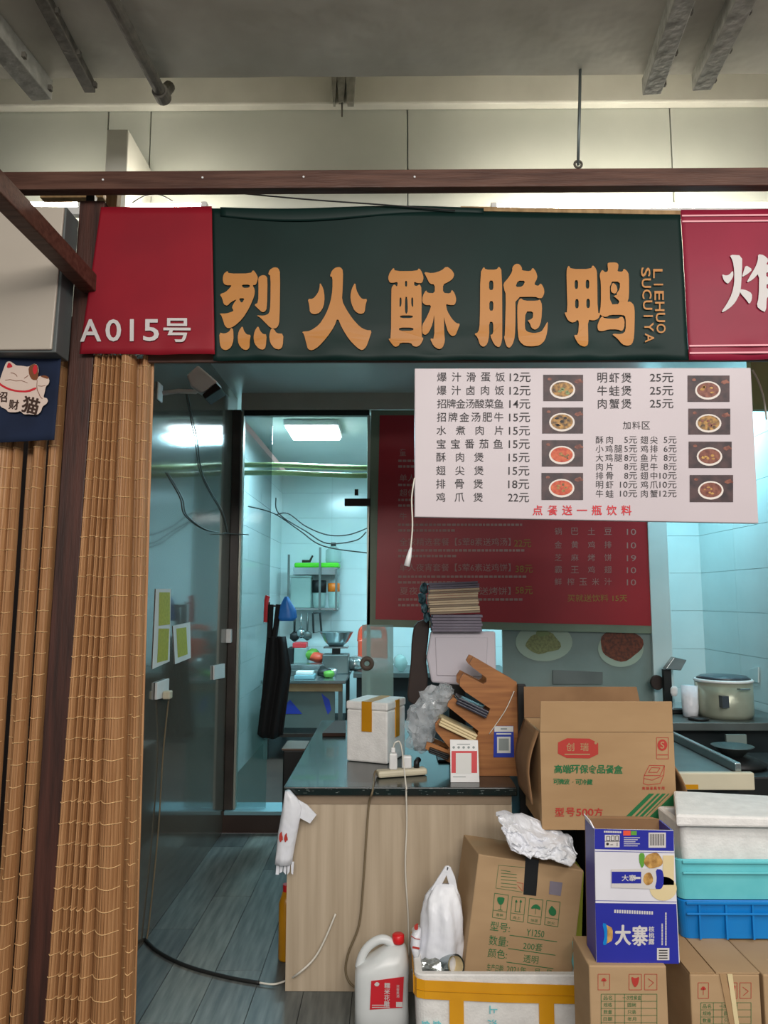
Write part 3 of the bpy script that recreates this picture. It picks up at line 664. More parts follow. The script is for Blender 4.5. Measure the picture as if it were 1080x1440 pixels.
# ================================================================ SIGN BOX, FLAG, CURTAINS (left)
sb = root('sign_box', 'blank cream sign box at the left edge above the blue cat flag', 'sign', H(20, 497, Y=2.66))
Q = [PY(2.62)(*p) for p in ((-260, 285), (90, 290), (72, 491), (-260, 494))]
G().ext(Q, (0, 0.012, 0)).to('face_panel', 'sign_white', sb, bevel=0.004)
G().ext([a + Vector((0, 0.0121, 0)) for a in [Q[0], Q[1] + Vector((0.005, 0, 0.005)), Q[2] + Vector((0.012, 0, -0.008)), Q[3]]], (0, 0.11, 0)).to('case', 'sign_side', sb, bevel=0.004)
fy = 2.70
fl = G().grid(lambda u, v: (lambda p: Vector((p.x, p.y + 0.008 * math.sin(u * 9 + v), p.z)))(PY(fy)(-120 + 206 * u - 9 * v * u, 497 + (125 + 3 * math.sin(u * 5)) * v)), 40, 14).to('blue_flag', 'flag', smooth=True, solid=0.002)
tag(fl, 'dark blue cloth flag printed with a white beckoning cat and 招财猫', 'flag')
class FPl:
    def __init__(s, e): s.e = e
    def up(s, e): return FPl(s.e + e)
    def __call__(s, px, py):
        p = PY(fy)(px, py); p.y -= 0.0085 + s.e; return p
def fshape(r, m, e, name='cat_print'):
    g = G(); shape(g, r, FPl(e), (0, 490), 9.6); return g.to(name, m, fl)
fshape([[(100,195),(150,180),(210,220),(235,240),(320,245),(400,260),(470,215),(520,230),(540,300),(525,400),(560,380),(640,375),(685,430),(675,490),(635,520),(620,600),(600,670),(650,680),(665,720),(640,760),(590,790),(570,860),(520,905),(440,900),(400,895),(340,900),(290,850),(250,870),(130,870),(100,830),(30,800),(0,740),(-60,700),(-60,480),(10,450),(50,330)]], 'cat_white', 0.001)
fshape([[(400,265),(470,215),(530,240),(535,400),(510,440),(450,435),(410,370)]], 'cat_brown', 0.0015)
fshape([[(555,385),(620,370),(680,400),(665,425),(600,405)]], 'cat_brown', 0.0015)
for r in ([(105,280),(130,200),(165,215),(195,262)], [(455,300),(480,230),(520,240),(520,330),(480,370)], [(0,455),(50,500),(150,550),(250,575),(380,580),(505,530),(510,560),(400,605),(250,600),(120,570),(0,500)]): fshape([r], 'print_red', 0.002)
g = G(); F = FPl(0.0025); k = lambda L: [(x / 9.6, 490 + y / 9.6) for x, y in L]
pline(g, k([(165,340),(200,345),(235,365),(250,390)]), 0.7, F); pline(g, k([(345,415),(375,395),(400,375)]), 0.7, F); pline(g, k([(90,440),(160,430),(230,450),(310,445),(390,475)]), 0.6, F)
pline(g, k([(515,520),(520,570),(545,620),(560,660),(590,690)]), 0.8, F); pline(g, k([(510,410),(520,450),(515,520)]), 0.6, F); pline(g, k([(530,515),(580,520),(630,512)]), 0.6, F)
g.to('line_print', 'cat_brown', fl)
g = G(); put(g, '招', 5, 559, 15, F, off=0.03, rot=0.05); put(g, '财', 21.5, 570, 14, F, off=0.03, rot=0.1); put(g, '猫', 45, 571, 24, F, off=0.04, rot=0.25); g.to('lettering', 'wood_char', fl)

def curtain(label, folds, ytop, zbot, Y, rows, m0='bamboo'):
    """folds: (x top left, x top right, x bottom left, x bottom right, bulge, reeds) in pixels at y=ytop and y=1440"""
    ps = []
    x0 = folds[0]
    org = PY(Y)((x0[2] + folds[-1][3]) / 2, 1440); org.z = zbot
    t = root('bamboo_curtain', label, 'curtain', org)
    def pt(f, u, z, extra=0.0):
        a = PY(Y)(f[0] + (f[1] - f[0]) * u, ytop); b = PY(Y)(f[2] + (f[3] - f[2]) * u, 1440)
        w = (a.z - z) / (a.z - b.z); p = a.lerp(b, w); p.z = z
        p.y = Y - f[4] * math.sin(math.pi * min(max(u, 0), 1)) ** 0.65 - extra
        p.y += f[6] if len(f) > 6 else 0
        return p
    zt = PY(Y)(100, ytop).z
    for fi, f in enumerate(folds):
        n = f[5]; g = G()
        for k in range(n):   # every reed a half-round rib
            prof = [(k + 0.04) / n, (k + 0.3) / n, (k + 0.7) / n, (k + 0.96) / n]
            ex = [0, 0.0028, 0.0028, 0]
            zs = [zt + (zbot - zt) * j / 8 for j in range(9)]
            vs = [pt(f, u, z, e) for z in zs for u, e in zip(prof, ex)]
            g.add(vs, [(j * 4 + i, j * 4 + i + 1, (j + 1) * 4 + i + 1, (j + 1) * 4 + i) for j in range(8) for i in range(3)])
        g.add([pt(f, u / 8, z, -0.002) for z in (zt, zbot) for u in range(9)], [(i, i + 1, i + 10, i + 9) for i in range(8)])
        g.to('reed_fold', m0 if fi % 2 == 0 else 'bamboo_b', t, normals=False)
    for r in range(rows):
        z = zt - (zt - zbot) * (r + 0.6) / rows
        g = G()
        for f in folds:
            pts = [pt(f, 0.06 + 0.88 * u / 8, z + 0.0015 * math.sin(u * 1.1 + r + f[0]) + 0.004 * math.sin(f[0] * 3), 0.0045) for u in range(9)]
            g.tube(pts, 0.0017, 4)
        g.to('binding_thread', 'thread', t, normals=False)
    return t
curtain('gathered bamboo reed curtain right of the timber post, floor length', [
    (136, 147, 64, 82, 0.045, 4), (147, 155, 82, 92, 0.045, 3), (155, 161, 92, 101, 0.04, 3), (161, 167, 101, 110, 0.04, 3), (167, 174, 110, 130, 0.045, 4), (174, 194, 130, 170, 0.055, 8, -0.01), (187, 215, 162, 188, 0.0, 4, 0.016), (202, 212, 175, 187, 0.03, 3, 0.0)], 503, 0.03, 2.80, 34)
curtain('gathered bamboo reed curtain at the left edge under the blue flag', [
    (-70, -30, -160, -120, 0.03, 5), (-32, 12, -125, -70, 0.02, 6, 0.02), (12, 32, -72, -40, 0.045, 4), (31, 41, -42, -20, 0.03, 2), (40, 66, -22, -6, 0.0, 4, 0.04), (60, 74, -8, 12, 0.045, 3), (74, 79, 12, 16, 0.0, 1, 0.04), (78, 96, 15, 33, 0.03, 3)], 503, 0.03, 2.80, 32)

# ================================================================ LEFT WALL FITTINGS
W_ = PX(WX + 0.002)
def wq(pts): return [W_(*p) for p in pts]
nt_ = root('notice_sheets', 'long white notice with two yellow-green panels taped to the left wall', 'notice', W_(224, 938))
G().ext(wq([(219, 828), (240, 828), (238, 930), (214, 941)]), (0.002, 0, 0)).to('sheet', 'paper_white', nt_)
w2 = Pl((WX + 0.0048, 0, 0), (1, 0, 0))
for a in ([(224, 833), (239, 833), (239, 878), (223, 880)], [(223, 884), (238, 884), (236, 928), (221, 932)]):
    G().poly([w2(*p) for p in a]).to('green_block', 'notice_green', nt_)
n2_ = root('notice_sheets', 'smaller notice with one yellow-green panel, right of the long notice', 'notice', W_(255, 938))
G().ext(wq([(243, 880), (267, 875), (268, 925), (246, 934)]), (0.002, 0, 0)).to('sheet', 'paper_white', n2_)
G().poly([w2(*p) for p in [(248, 884), (262, 882), (264, 920), (250, 925)]]).to('green_block', 'notice_green', n2_)
so = root('wall_socket', 'white wall socket with a plug on the left wall below the notices', 'socket', W_(226, 984))
G().ext(wq([(218, 960), (235, 954), (234, 980), (217, 984)]), (0.012, 0, 0)).to('cover_plate', 'white_plastic', so, bevel=0.002)
c = W_(227, 977); G().box(c.x + 0.0125, c.x + 0.05, c.y - 0.025, c.y + 0.025, c.z - 0.02, c.z + 0.02).to('plug', 'cream_plastic', so, bevel=0.006)
sw = G().ext(wq([(299, 936), (314, 933), (314, 953), (299, 956)]), (0.012, 0, 0)).to('wall_switch', 'white_plastic', bevel=0.002); tag(sw, 'white wall switch deeper along the left wall near the door frame', 'switch')
wire([W_(229, 982) + Vector((0.03, 0, 0)), W_(226, 1060) + Vector((0.012, 0, 0)), W_(219, 1170) + Vector((0.012, 0, 0)), W_(207, 1290) + Vector((0.012, 0, 0)), H(206, 1322, Z=0.008)], 0.004, 'cable_beige', 'thin beige cord running down the left wall from the socket to the floor')
cp = [H(201, 1318, Z=0.009), H(222, 1338, Z=0.009), H(262, 1358, Z=0.009), H(320, 1374, Z=0.009), H(365, 1382, Z=0.009)]
wire(cp, 0.008, 'cable_black', 'thick black cord curving across the plank floor from the left wall')
wire([H(365, 1382, Z=0.012), H(385, 1384, Z=0.012), H(402, 1379, Z=0.015), H(418, 1370, Y=3.20), H(440, 1350, Y=3.21), H(455, 1325, Y=3.215), H(472, 1285, Y=3.22)], 0.0042, 'cable_white', 'pale cord on the floor continued by its modelled reflection up the left part of the counter front')  # stretch on the panel models the cord's shade and reflection, no cord there
# security camera
p = W_(224, 553)
sc_ = root('security_camera', 'white security camera with a dark hood on a bracket high on the left wall', 'camera', p)
G().box(WX, WX + 0.008, p.y - 0.04, p.y + 0.04, p.z - 0.04, p.z + 0.05).to('wall_plate', 'white_plastic', sc_, bevel=0.004)
Yc = p.y
G().tube([H(229, 553, Y=Yc), H(250, 550, Y=Yc), H(275, 551, Y=Yc), H(283, 546, Y=Yc)], 0.012, 10).to('arm', 'white_plastic', sc_, smooth=True)
G().ext([PY(Yc - 0.05)(*q) for q in ((262, 527), (278, 513), (306, 537), (284, 553), (268, 543))], (0, 0.11, 0)).to('camera_body', 'white_plastic', sc_, bevel=0.008)
G().ext([PY(Yc - 0.055)(*q) for q in ((284, 555), (303, 538), (311, 546), (288, 561))], (0, 0.12, 0)).to('hood', 'black_plastic', sc_, bevel=0.004)
for c_, m_, l_ in (([(263, 553), (270, 590), (276, 615)], 'cable_grey', 'thin grey wire dropping from the security camera'),
                   ([(276, 615), (282, 660), (295, 690), (312, 720), (320, 750)], 'cable_grey', 'dark wire looping down the left wall under the security camera'),
                   ([(235, 665), (255, 700), (262, 725), (290, 745), (320, 750), (350, 752)], 'cable_grey', 'dark wire sagging across the left wall to the door frame')):
    wire([W_(*q) + Vector((0.004, 0, 0)) if q[0] < 330 else H(q[0], q[1], Y=PART - 0.07) for q in c_] if 'sagging' in l_ else [W_(*q) + Vector((0.004, 0, 0)) for q in c_], 0.0035 if m_ == 'cable_grey' else 0.003, m_, l_)
t = root('door_latch', 'small white and black latch on the dark door frame', 'latch', H(328, 900, Y=PART - 0.06))
G().box(X(322, 892), X(329, 892), PART - 0.10, PART - 0.052, LZ(903, PART), LZ(884, PART)).to('lock_case', 'white_plastic', t, bevel=0.004)
G().box(X(316.5, 892), X(321.5, 892), PART - 0.09, PART - 0.052, LZ(900, PART), LZ(886, PART)).to('bolt', 'black_plastic', t)
for pts, l in ([(349, 712), (385, 722), (420, 745), (455, 768), (520, 778)], 'lowest thin wire hanging across the kitchen doorway'), ([(388, 700), (392, 722), (430, 747), (460, 764), (500, 760), (515, 748)], 'middle thin wire hanging across the kitchen doorway'), ([(388, 724), (405, 722), (430, 740), (460, 752), (490, 752), (518, 742)], 'topmost thin wire hanging across the kitchen doorway'):
    wire([H(x, y, Y=5.6) for x, y in pts], 0.005, 'cable_grey', l)

# ================================================================ KITCHEN
for py, l in ((654, 'upper olive conduit crossing the kitchen under the ceiling'), (665, 'lower olive conduit crossing the kitchen under the ceiling')):
    o = G().tube(smooth_path([Vector((-1.3, 6.2, H(345, py, Y=6.2).z)), H(400, py, Y=6.2), H(450, py + 2, Y=6.2), H(530, py + 4, Y=6.2), H(800, py + 4, Y=6.2)]), 0.022, 8).to('conduit', 'olive', smooth=True, normals=False); tag(o, l, 'pipe')
t = root('bracket_plate', 'brown bracket plate fixed near the top right of the doorway', 'bracket', H(502, 712, Y=5.32))
G().box(X(485, 707, 5.3), X(521, 707, 5.3), 5.26, 5.30, LZ(712, 5.3), LZ(702, 5.3)).to('plate', 'dark_brown', t)
G().box(X(499, 707, 5.3), X(504, 707, 5.3), 5.26, 5.29, LZ(697, 5.3), LZ(689, 5.3)).to('stub', 'dark_brown', t)
# wall rack
KY = 8.3
kx = lambda px, py=820, Y=KY: H(px, py, Y=Y).x
kz = lambda py, Y=KY: H(450, py, Y=Y).z
t = root('wall_rack', 'steel wall rack with two shelves and upright bars on the kitchen wall', 'rack', (kx(440), KY, kz(857)))
G().box(kx(405), kx(474), KY, KY + 0.38, kz(858), kz(855)).to('shelf', 'steel', t)
G().box(kx(412), kx(474), KY, KY + 0.38, kz(808), kz(798)).to('shelf', 'steel', t)
for px, a, b in ((406, 780, 857), (450, 770, 857), (473, 800, 857)): G().box(kx(px - 1.4), kx(px + 1.4), KY - 0.03, KY, kz(b), kz(a)).to('upright', 'steel_dull', t)
def thing(g, name, m, label, cat, **k): o = g.to(name, m, **k); tag(o, label, cat); return o
zs = kz(798)
thing(G().box(kx(413), kx(476), KY + 0.02, KY + 0.30, zs + 0.001, zs + 0.055), 'plastic_tray', 'green_plastic', 'bright green plastic tray on top of the kitchen wall rack', 'tray', bevel=0.015)
thing(G().tube([(kx(423), KY + 0.1, zs + 0.075), (kx(434), KY + 0.1, zs + 0.075), (kx(438), KY + 0.1, zs + 0.14)], [0.016, 0.016, 0.01], 8), 'cleaver_handle', 'dark_brown', 'dark handled tool lying on the bright green tray', 'tool')
t = root('clear_jug', 'clear plastic jug with a dark cap standing on the bright green tray', 'jug', (kx(466), KY + 0.15, zs + 0.057))
G().lathe(kx(467), KY + 0.15, [(0.08, zs + 0.057), (0.09, zs + 0.08), (0.088, zs + 0.2), (0.03, zs + 0.25)], 20).to('body', 'frost', t, smooth=True)
G().lathe(kx(467), KY + 0.15, [(0.03, zs + 0.25), (0.03, zs + 0.29)], 14).to('cap', 'black_plastic', t)
zs = kz(855)
def tub(px0, px1, py0, m1, m2, label, capfrac=0.35, Y=KY + 0.15, zb=None, name='jar'):
    zb = zs + 0.001 if zb is None else zb; a, b = kx(px0, 820, Y), kx(px1, 820, Y); r = (b - a) / 2; cx = (a + b) / 2; zt_ = H(px0, py0, Y=Y).z; h = zt_ - zb; zc = zt_ - h * capfrac
    t = root(name, label, 'container', (cx, Y, zb))
    G().lathe(cx, Y, [(r * 0.8, zb), (r * 0.9, zb + h * 0.1), (r * 0.92, zc)], 20).to('body', m1, t, smooth=True)
    G().lathe(cx, Y, [(r * 0.92, zc + 0.0005), (r, zc + 0.002), (r, zt_ - 0.005), (r * 0.85, zt_)], 20).to('lid', m2, t, smooth=True)
tub(439, 459, 816, 'frost', 'black_plastic', 'jar with a wide black lid on the lower shelf of the kitchen rack', 0.45)
tub(461, 478, 820, 'frost', 'orange_plastic', 'jar with an orange lid on the lower shelf of the kitchen rack', 0.35)
t = root('storage_box', 'frosted plastic storage box at the left end of the kitchen rack', 'container', (kx(414), KY + 0.15, zs + 0.001))
G().box(kx(408), kx(437), KY + 0.03, KY + 0.30, zs + 0.001, kz(812)).to('body', 'frost', t, bevel=0.01)
G().box(kx(407), kx(438), KY + 0.02, KY + 0.31, kz(812) + 0.0005, kz(809)).to('lid', 'frost', t, bevel=0.004)
# things hanging below the rack
for i, (px, py, ln, l) in enumerate(((415, 862, 42, 'dark ladle hanging leftmost under the kitchen rack'), (424, 862, 36, 'pale slotted spoon hanging under the kitchen rack'), (433, 862, 40, 'grey spatula hanging under the middle of the kitchen rack'))):
    g = G().tube([(kx(px, 820, 8.25), 8.25, kz(py)), (kx(px, 820, 8.25), 8.25, kz(py + ln * 0.7))], 0.012, 8); z_ = kz(py + ln * 0.8)
    g.lathe(kx(px, 820, 8.25), 8.25, [(0.01, z_ - 0.05), (0.05, z_ - 0.02), (0.05, z_ + 0.03), (0.012, z_ + 0.06)], 14, 0.5); thing(g, 'kitchen_utensil', ('black_plastic', 'steel', 'steel_dull')[i], l, 'utensil', smooth=True)
p0, p1 = (440, 862), (452, 890)
g = G().tube([H(x, y, Y=8.2) for x, y in ((440, 862), (450, 862), (452, 888), (441, 890), (440, 862))], 0.012, 8); thing(g, 'wire_handle', 'black_plastic', 'black rectangular basket handle hanging at the right under the rack', 'handle')
# stainless kitchen table
TY, TZ = 6.9, 0.85
tx = lambda px, py=950: H(px, py, Z=TZ)
tb = root('kitchen_table', 'stainless steel work table in the kitchen behind the doorway', 'table', (-0.7, 7.2, 0.14))
tl, trt = -1.2, tx(486, 957).x
G().box(tl, trt, TY, 8.2, TZ - 0.03, TZ).to('tabletop', 'steel', tb, bevel=0.004)
G().box(tl + 0.02, trt - 0.03, TY + 0.012, TY + 0.04, TZ - 0.10, TZ - 0.031).to('apron_rail', 'cardboard_in', tb)
G().box(tl + 0.02, trt - 0.1, TY + 0.05, TY + 0.07, 0.42, TZ - 0.101).to('side_panel', 'table_panel', tb)
G().box(tl + 0.02, trt - 0.05, TY + 0.03, 8.15, 0.34, 0.37).to('shelf', 'dark_brown', tb)
for a in (tl + 0.03, trt - 0.07):
    for b in (TY + 0.045, 8.11): G().box(a, a + 0.04, b, b + 0.04, 0.141, TZ - 0.031).to('leg', 'steel_dull', tb)
g = G(); s_ = PY(TY + 0.048)
g.poly([s_(396, 1004), s_(402, 990), s_(408, 984), s_(425, 1004)]); g.poly([s_(452, 975), s_(463, 984), s_(466, 998), s_(461, 1005), s_(456, 990)]); g.to('blue_sticker', 'card_blue', tb)
def onT(px, py, z=TZ): return H(px, py, Z=z)
def crate(px, py, w, d, h, name, m, label, cat, z=TZ, bevel=0.006, rz=0.0):
    c = H(px, py, Z=z); return thing(G().hexa(rbox((c.x, c.y + d / 2, z + 0.001), (w, d, h), rz)), name, m, label, cat, bevel=bevel)
def onT2(px, Y): return Vector((H(px, 935, Y=Y).x, Y, TZ))
def block(px0, px1, Y, d, z, h, name, m, label, cat):
    return thing(G().box(H(px0, 930, Y=Y).x, H(px1, 930, Y=Y).x, Y, Y + d, z, z + h), name, m, label, cat, bevel=0.006)
block(414, 442, 7.0, 0.2, TZ + 0.001, 0.035, 'food_tray', 'sky_panel', 'pale blue tray nearest the front edge of the kitchen table', 'tray')
block(416, 440, 7.03, 0.15, TZ + 0.037, 0.03, 'food_tray', 'white_plastic', 'white food tray stacked on the pale blue tray', 'tray')
block(404, 461, 7.35, 0.3, TZ + 0.001, 0.05, 'steel_tray', 'steel_dull', 'wide dark steel tray behind the white food tray', 'tray')
block(408, 456, 7.38, 0.22, TZ + 0.052, 0.05, 'steel_tray', 'steel', 'upper steel tray stacked on the wide dark steel tray', 'tray')
block(404, 412, 7.7, 0.2, TZ + 0.001, 0.24, 'dark_carton', 'black_plastic', 'small dark container at the back left of the kitchen table', 'container')
block(413, 432, 7.7, 0.2, TZ + 0.001, 0.24, 'clear_box', 'frost', 'clear box with a magenta lid on the kitchen table', 'container')
block(411, 430, 7.7, 0.2, TZ + 0.242, 0.05, 'magenta_lid', 'card_red', 'magenta box lid resting on the clear box on the kitchen table', 'lid')
for i, (px, Y_, zo, r, m, l) in enumerate(((438, 7.75, 0.12, 0.07, 'leaf_print', 'green vegetable heap behind the steel trays'), (447, 7.7, 0.09, 0.07, 'coral_plastic', 'red and orange heap beside the green vegetables'), (456, 7.2, 0.0, 0.06, 'black_plastic', 'dark crumpled bag at the middle of the kitchen table'), (463, 7.12, 0.0, 0.045, 'leaf_print', 'small green and yellow clump beside the dark crumpled bag'), (466, 7.3, 0.0, 0.05, 'foil', 'crumpled foil in front of the kitchen scale'), (444, 7.75, 0.0, 0.06, 'bag_white', 'pale bag under the red and orange heap'))):
    c = onT2(px, Y_); thing(G().blob((c.x, c.y, TZ + zo + r * 0.8), (r * 1.2, r, r * 0.8), 0.35, 2, i, 2), 'food_heap', m, l, 'food', smooth=True)
c = Vector((kx(473, 900, 7.6), 7.6, TZ))
SH = 0.09
t = root('kitchen_scale', 'steel scale at the back right of the kitchen table', 'scale', c)
G().box(c.x - 0.13, c.x + 0.13, c.y - 0.12, c.y + 0.12, TZ + 0.001, TZ + 0.10 + SH).to('scale_body', 'steel_dull', t, bevel=0.01)
G().box(c.x - 0.04, c.x + 0.04, c.y - 0.04, c.y + 0.04, TZ + 0.1 + SH, TZ + 0.16 + SH).to('column', 'black_plastic', t)
G().box(c.x - 0.12, c.x + 0.12, c.y - 0.11, c.y + 0.11, TZ + 0.16 + SH, TZ + 0.175 + SH).to('pan', 'steel', t)
bz = TZ + 0.176 + SH
o = G().add([(c.x + r * math.cos(a), c.y + r * math.sin(a), bz + z) for r, z in ((0.07, 0), (0.12, 0.05), (0.17, 0.14), (0.175, 0.145), (0.16, 0.14), (0.11, 0.055), (0.05, 0.008)) for a in [2 * math.pi * i / 28 for i in range(28)]],
            [(k * 28 + i, k * 28 + (i + 1) % 28, (k + 1) * 28 + (i + 1) % 28, (k + 1) * 28 + i) for k in range(6) for i in range(28)] + [tuple(range(28)), tuple(6 * 28 + i for i in range(28))]).to('mixing_bowl', 'steel', smooth=True)
tag(o, 'wide steel mixing bowl sitting on the kitchen scale', 'bowl')
# back bench with food stuff right of the table
bb = root('back_bench', 'dark bench along the kitchen back wall right of the steel table', 'bench', (0.1, 8.0, 0.14))
bx0, bx1 = kx(497, 900, 7.6), kx(720, 900, 7.6)
G().box(bx0, bx1, 7.6, 8.5, 0.80, 0.85).to('benchtop', 'steel_dull', bb, bevel=0.004)
G().box(bx0 + 0.03, bx1 - 0.03, 7.68, 8.45, 0.141, 0.799).to('cabinet', 'dark_stone', bb)
t = root('orange_crate', 'coral orange plastic crate with a handle hole behind the frosted pane', 'crate', (kx(522, 890, 8.1), 8.1, 0.851))
g = G().box(kx(504, 890, 8.1), kx(545, 890, 8.1), 7.95, 8.3, 0.851, H(520, 898, Y=8.1).z); g.to('body', 'coral_plastic', t, bevel=0.02)
g = G().tube(smooth_path([H(x, y, Y=8.1) for x, y in ((506, 902), (509, 885), (522, 882), (538, 884), (541, 899))]), 0.03, 8); g.to('handle', 'coral_plastic', t, smooth=True)
for i, (px, w, h, m, l) in enumerate(((500, 0.11, 0.10, 'foil', 'clump of foil packets at the left end of the back bench'), (532, 0.13, 0.09, 'bag_clear', 'clear bagged food behind the frosted pane'), (563, 0.07, 0.11, 'frost', 'pale bagged greens right of the frosted pane'))):
    cx = kx(px, 900, 7.8); thing(G().blob((cx, 7.75, 0.85 + h * 0.8), (w, 0.08, h * 0.8), 0.3, 2, i + 9, 2), 'food_bag', m, l, 'bag', smooth=True)
# aprons on hooks and blue bag
AY = 5.27
t = root('hanging_apron', 'black apron hanging by straps inside the doorway', 'apron', H(386, 1035, Y=AY))
g = G().grid(lambda u, v: (lambda p: Vector((p.x, AY + 0.02 * math.sin(u * 14 + v * 2), p.z)))(H((376 - 14 * v) + (25 + 14 * min(v * 3, 1) + (-4 + 0) * v) * u, 895 + (138 + 6 * math.sin(u * 3)) * v, Y=AY)), 24, 12)
g.to('cloth', 'apron', t, smooth=True, solid=0.01)
G().tube([H(378, 846, Y=PART - 0.01), H(379, 850, Y=AY), H(379, 846, Y=AY - 0.01)], 0.006, 6).to('hook', 'steel', t)
G().tube([H(378, 852, Y=AY), H(393, 852, Y=AY), H(404, 848, Y=AY)], 0.008, 6).to('rail', 'black_plastic', t)
for a, b in ((381, 379), (392, 386)): G().tube([H(a, 850, Y=AY), H(b, 897, Y=AY)], 0.02, 6).to('strap', 'apron', t)
thing(G().tube(smooth_path([H(374, 875, Y=5.32), H(375, 845, Y=5.32), H(377, 838, Y=5.32)]), 0.018, 8), 'red_strap', 'card_red', 'short red loop hanging beside the black apron straps', 'strap')
g = G().loft([(H(403, y, Y=5.28).x, 5.28, H(403, y, Y=5.28).z, w, 0.03) for y, w in ((873, 0.05), (868, 0.07), (858, 0.06), (848, 0.035), (839, 0.012))], 20, 0.15, 5)
thing(g, 'blue_bag', 'blue_bag', 'bright blue plastic bag hanging by the apron in the doorway', 'bag', smooth=True)
t = root('waste_bin', 'dark waste bin with a pale rim on the kitchen floor by the doorway', 'bin', (H(410, 1085, Y=5.0).x, 5.0, 0.001))
c = H(405, 1060, Y=4.98)
G().box(c.x - 0.03, c.x + 0.11, 4.95, 5.2, 0.001, H(405, 1055, Y=4.95).z).to('body', 'black_plastic', t, bevel=0.01)
z_ = H(405, 1055, Y=4.95).z; G().box(c.x - 0.035, c.x + 0.115, 4.94, 5.21, z_ + 0.001, z_ + 0.012).to('rim', 'pull_brown', t)

# ================================================================ SERVING ROOM, RIGHT SIDE
# steel worktop running into depth
wt = root('steel_worktop', 'stainless worktop right of the big open carton', 'worktop', (1.0, 3.9, 0))
G().box(0.62, 1.53, 3.42, 4.9, 0.79, 0.83).to('worktop', 'steel_dull', wt, bevel=0.004)
G().box(0.62, 1.60, 3.385, 3.418, 0.76, 0.835).to('front_edge', 'cream_plastic', wt, bevel=0.006)
G().box(1.532, 1.56, 3.42, 4.9, 0.79, 0.87).to('upstand', 'steel', wt, bevel=0.004)
G().box(0.575, 1.55, 3.44, 4.85, 0.0, 0.789).to('cabinet', 'dark_stone', wt)
G().box(0.98, 1.35, 3.383, 3.3845, 0.765, 0.785).to('yellow_strip', 'tape', wt)
# rear stove bench with pot, scale, cup
rb = root('rear_bench', 'dark stainless bench against the tiled right wall', 'bench', (2.1, 5.2, 0))
G().box(1.60, 2.48, 4.62, 5.28, 0.80, 0.85).to('benchtop', 'steel_dull', rb, bevel=0.005)
G().box(1.62, 2.46, 4.72, 5.26, 0.0, 0.799).to('cabinet', 'dark_stone', rb)
c = H(1028, 1010, Z=0.852); pr_ = 0.172
pt_ = root('rice_cooker', 'large pale metal rice cooker with a dark lid on the rear bench', 'cooker', (c.x, 4.86, 0.851))
zt_ = H(1028, 962, Y=4.86 - 0.17).z
G().lathe(c.x, 4.86, [(pr_ * 0.93, 0.851), (pr_, 0.88), (pr_, zt_)], 36).to('body', 'pot', pt_, smooth=True)
G().lathe(c.x, 4.86, [(pr_ + 0.004, zt_ + 0.0005), (pr_ + 0.008, zt_ + 0.008), (pr_, zt_ + 0.016), (pr_ * 0.97, zt_ + 0.018)], 36).to('rim', 'white_plastic', pt_, smooth=True)
G().lathe(c.x, 4.86, [(pr_ * 0.95, zt_ + 0.0185), (pr_ * 0.8, zt_ + 0.035), (0.03, zt_ + 0.04)], 36).to('lid', 'lid_dark', pt_, smooth=True)
G().box(c.x - 0.095, c.x - 0.055, 4.665, 4.72, 0.93, 1.0).to('control_panel', 'lid_dark', pt_)
G().tube([(c.x + 0.01, 4.69, zt_ - 0.03), (c.x + 0.02, 4.665, zt_ - 0.03), (c.x + 0.08, 4.675, zt_ - 0.03), (c.x + 0.09, 4.70, zt_ - 0.03)], 0.005, 6).to('handle', 'steel', pt_)
c = H(970, 1000, Z=0.852); cy = 4.85
cx = H(970, 980, Y=cy).x
g = G().lathe(cx, cy, [(0.045, 0.852), (0.05, 0.90), (0.052, H(970, 964, Y=cy).z)], 20); thing(g, 'white_cup', 'bag_white', 'white plastic cup pile left of the rice cooker', 'cup', smooth=True)
cx = H(981, 996, Y=4.75).x; g = G().lathe(cx - 0.01, 4.72, [(0.06, 0.852), (0.065, 0.862), (0.03, 0.864)], 20); thing(g, 'dark_dish', 'black_plastic', 'small dark dish in front of the white cup', 'dish', smooth=True)
cx = H(945, 950, Y=5.05).x
t = root('digital_scale', 'digital scale with a raised tilted display on the rear bench', 'scale', (cx, 5.05, 0.851))
G().box(cx - 0.10, cx + 0.14, 4.95, 5.2, 0.851, 0.875).to('base', 'black_plastic', t, bevel=0.006)
G().box(cx - 0.13, cx + 0.15, 4.93, 5.21, 0.878, 0.893).to('weighing_plate', 'steel', t, bevel=0.004)
G().box(cx - 0.028, cx + 0.022, 5.12, 5.16, 0.894, H(945, 942, Y=5.1).z).to('stem', 'black_plastic', t)
s_ = PY(5.08); G().ext([s_(936, 941), s_(948, 924), s_(966, 928), s_(958, 943)], (0, 0.06, 0)).to('display', 'steel', t, bevel=0.005)
g = G().loft([(H(948, y, Y=4.9).x, 4.9, H(948, y, Y=4.9).z, w, 0.012) for y, w in ((979, 0.015), (974, 0.024), (968, 0.024), (965, 0.012))], 16); thing(g, 'rice_paddle', 'white_plastic', 'white rice paddle standing before the digital scale', 'utensil', smooth=True)
c = H(925, 960, Y=5.2); g = G().lathe(c.x, 5.2, [(0.06, c.z - 0.05), (0.07, c.z), (0.05, c.z + 0.05)], 20); 
g = G().ext([c + Vector((0.045 * math.cos(a), 0, 0.05 * math.sin(a))) for a in [2 * math.pi * i / 24 for i in range(24)]], (0, 0.03, 0)); o = thing(g, 'round_lid', 'dark_brown', 'dark round wooden lid hung on the white pier', 'lid', bevel=0.004)
o = G().ext([H(1056, 941, X=2.49), H(1068, 938, X=2.49), H(1068, 960, X=2.49), H(1056, 957, X=2.49)], (-0.01, 0, 0)).to('wall_socket', 'tile', bevel=0.002); tag(o, 'pale socket plate on the tiled right wall above the rice cooker', 'socket')
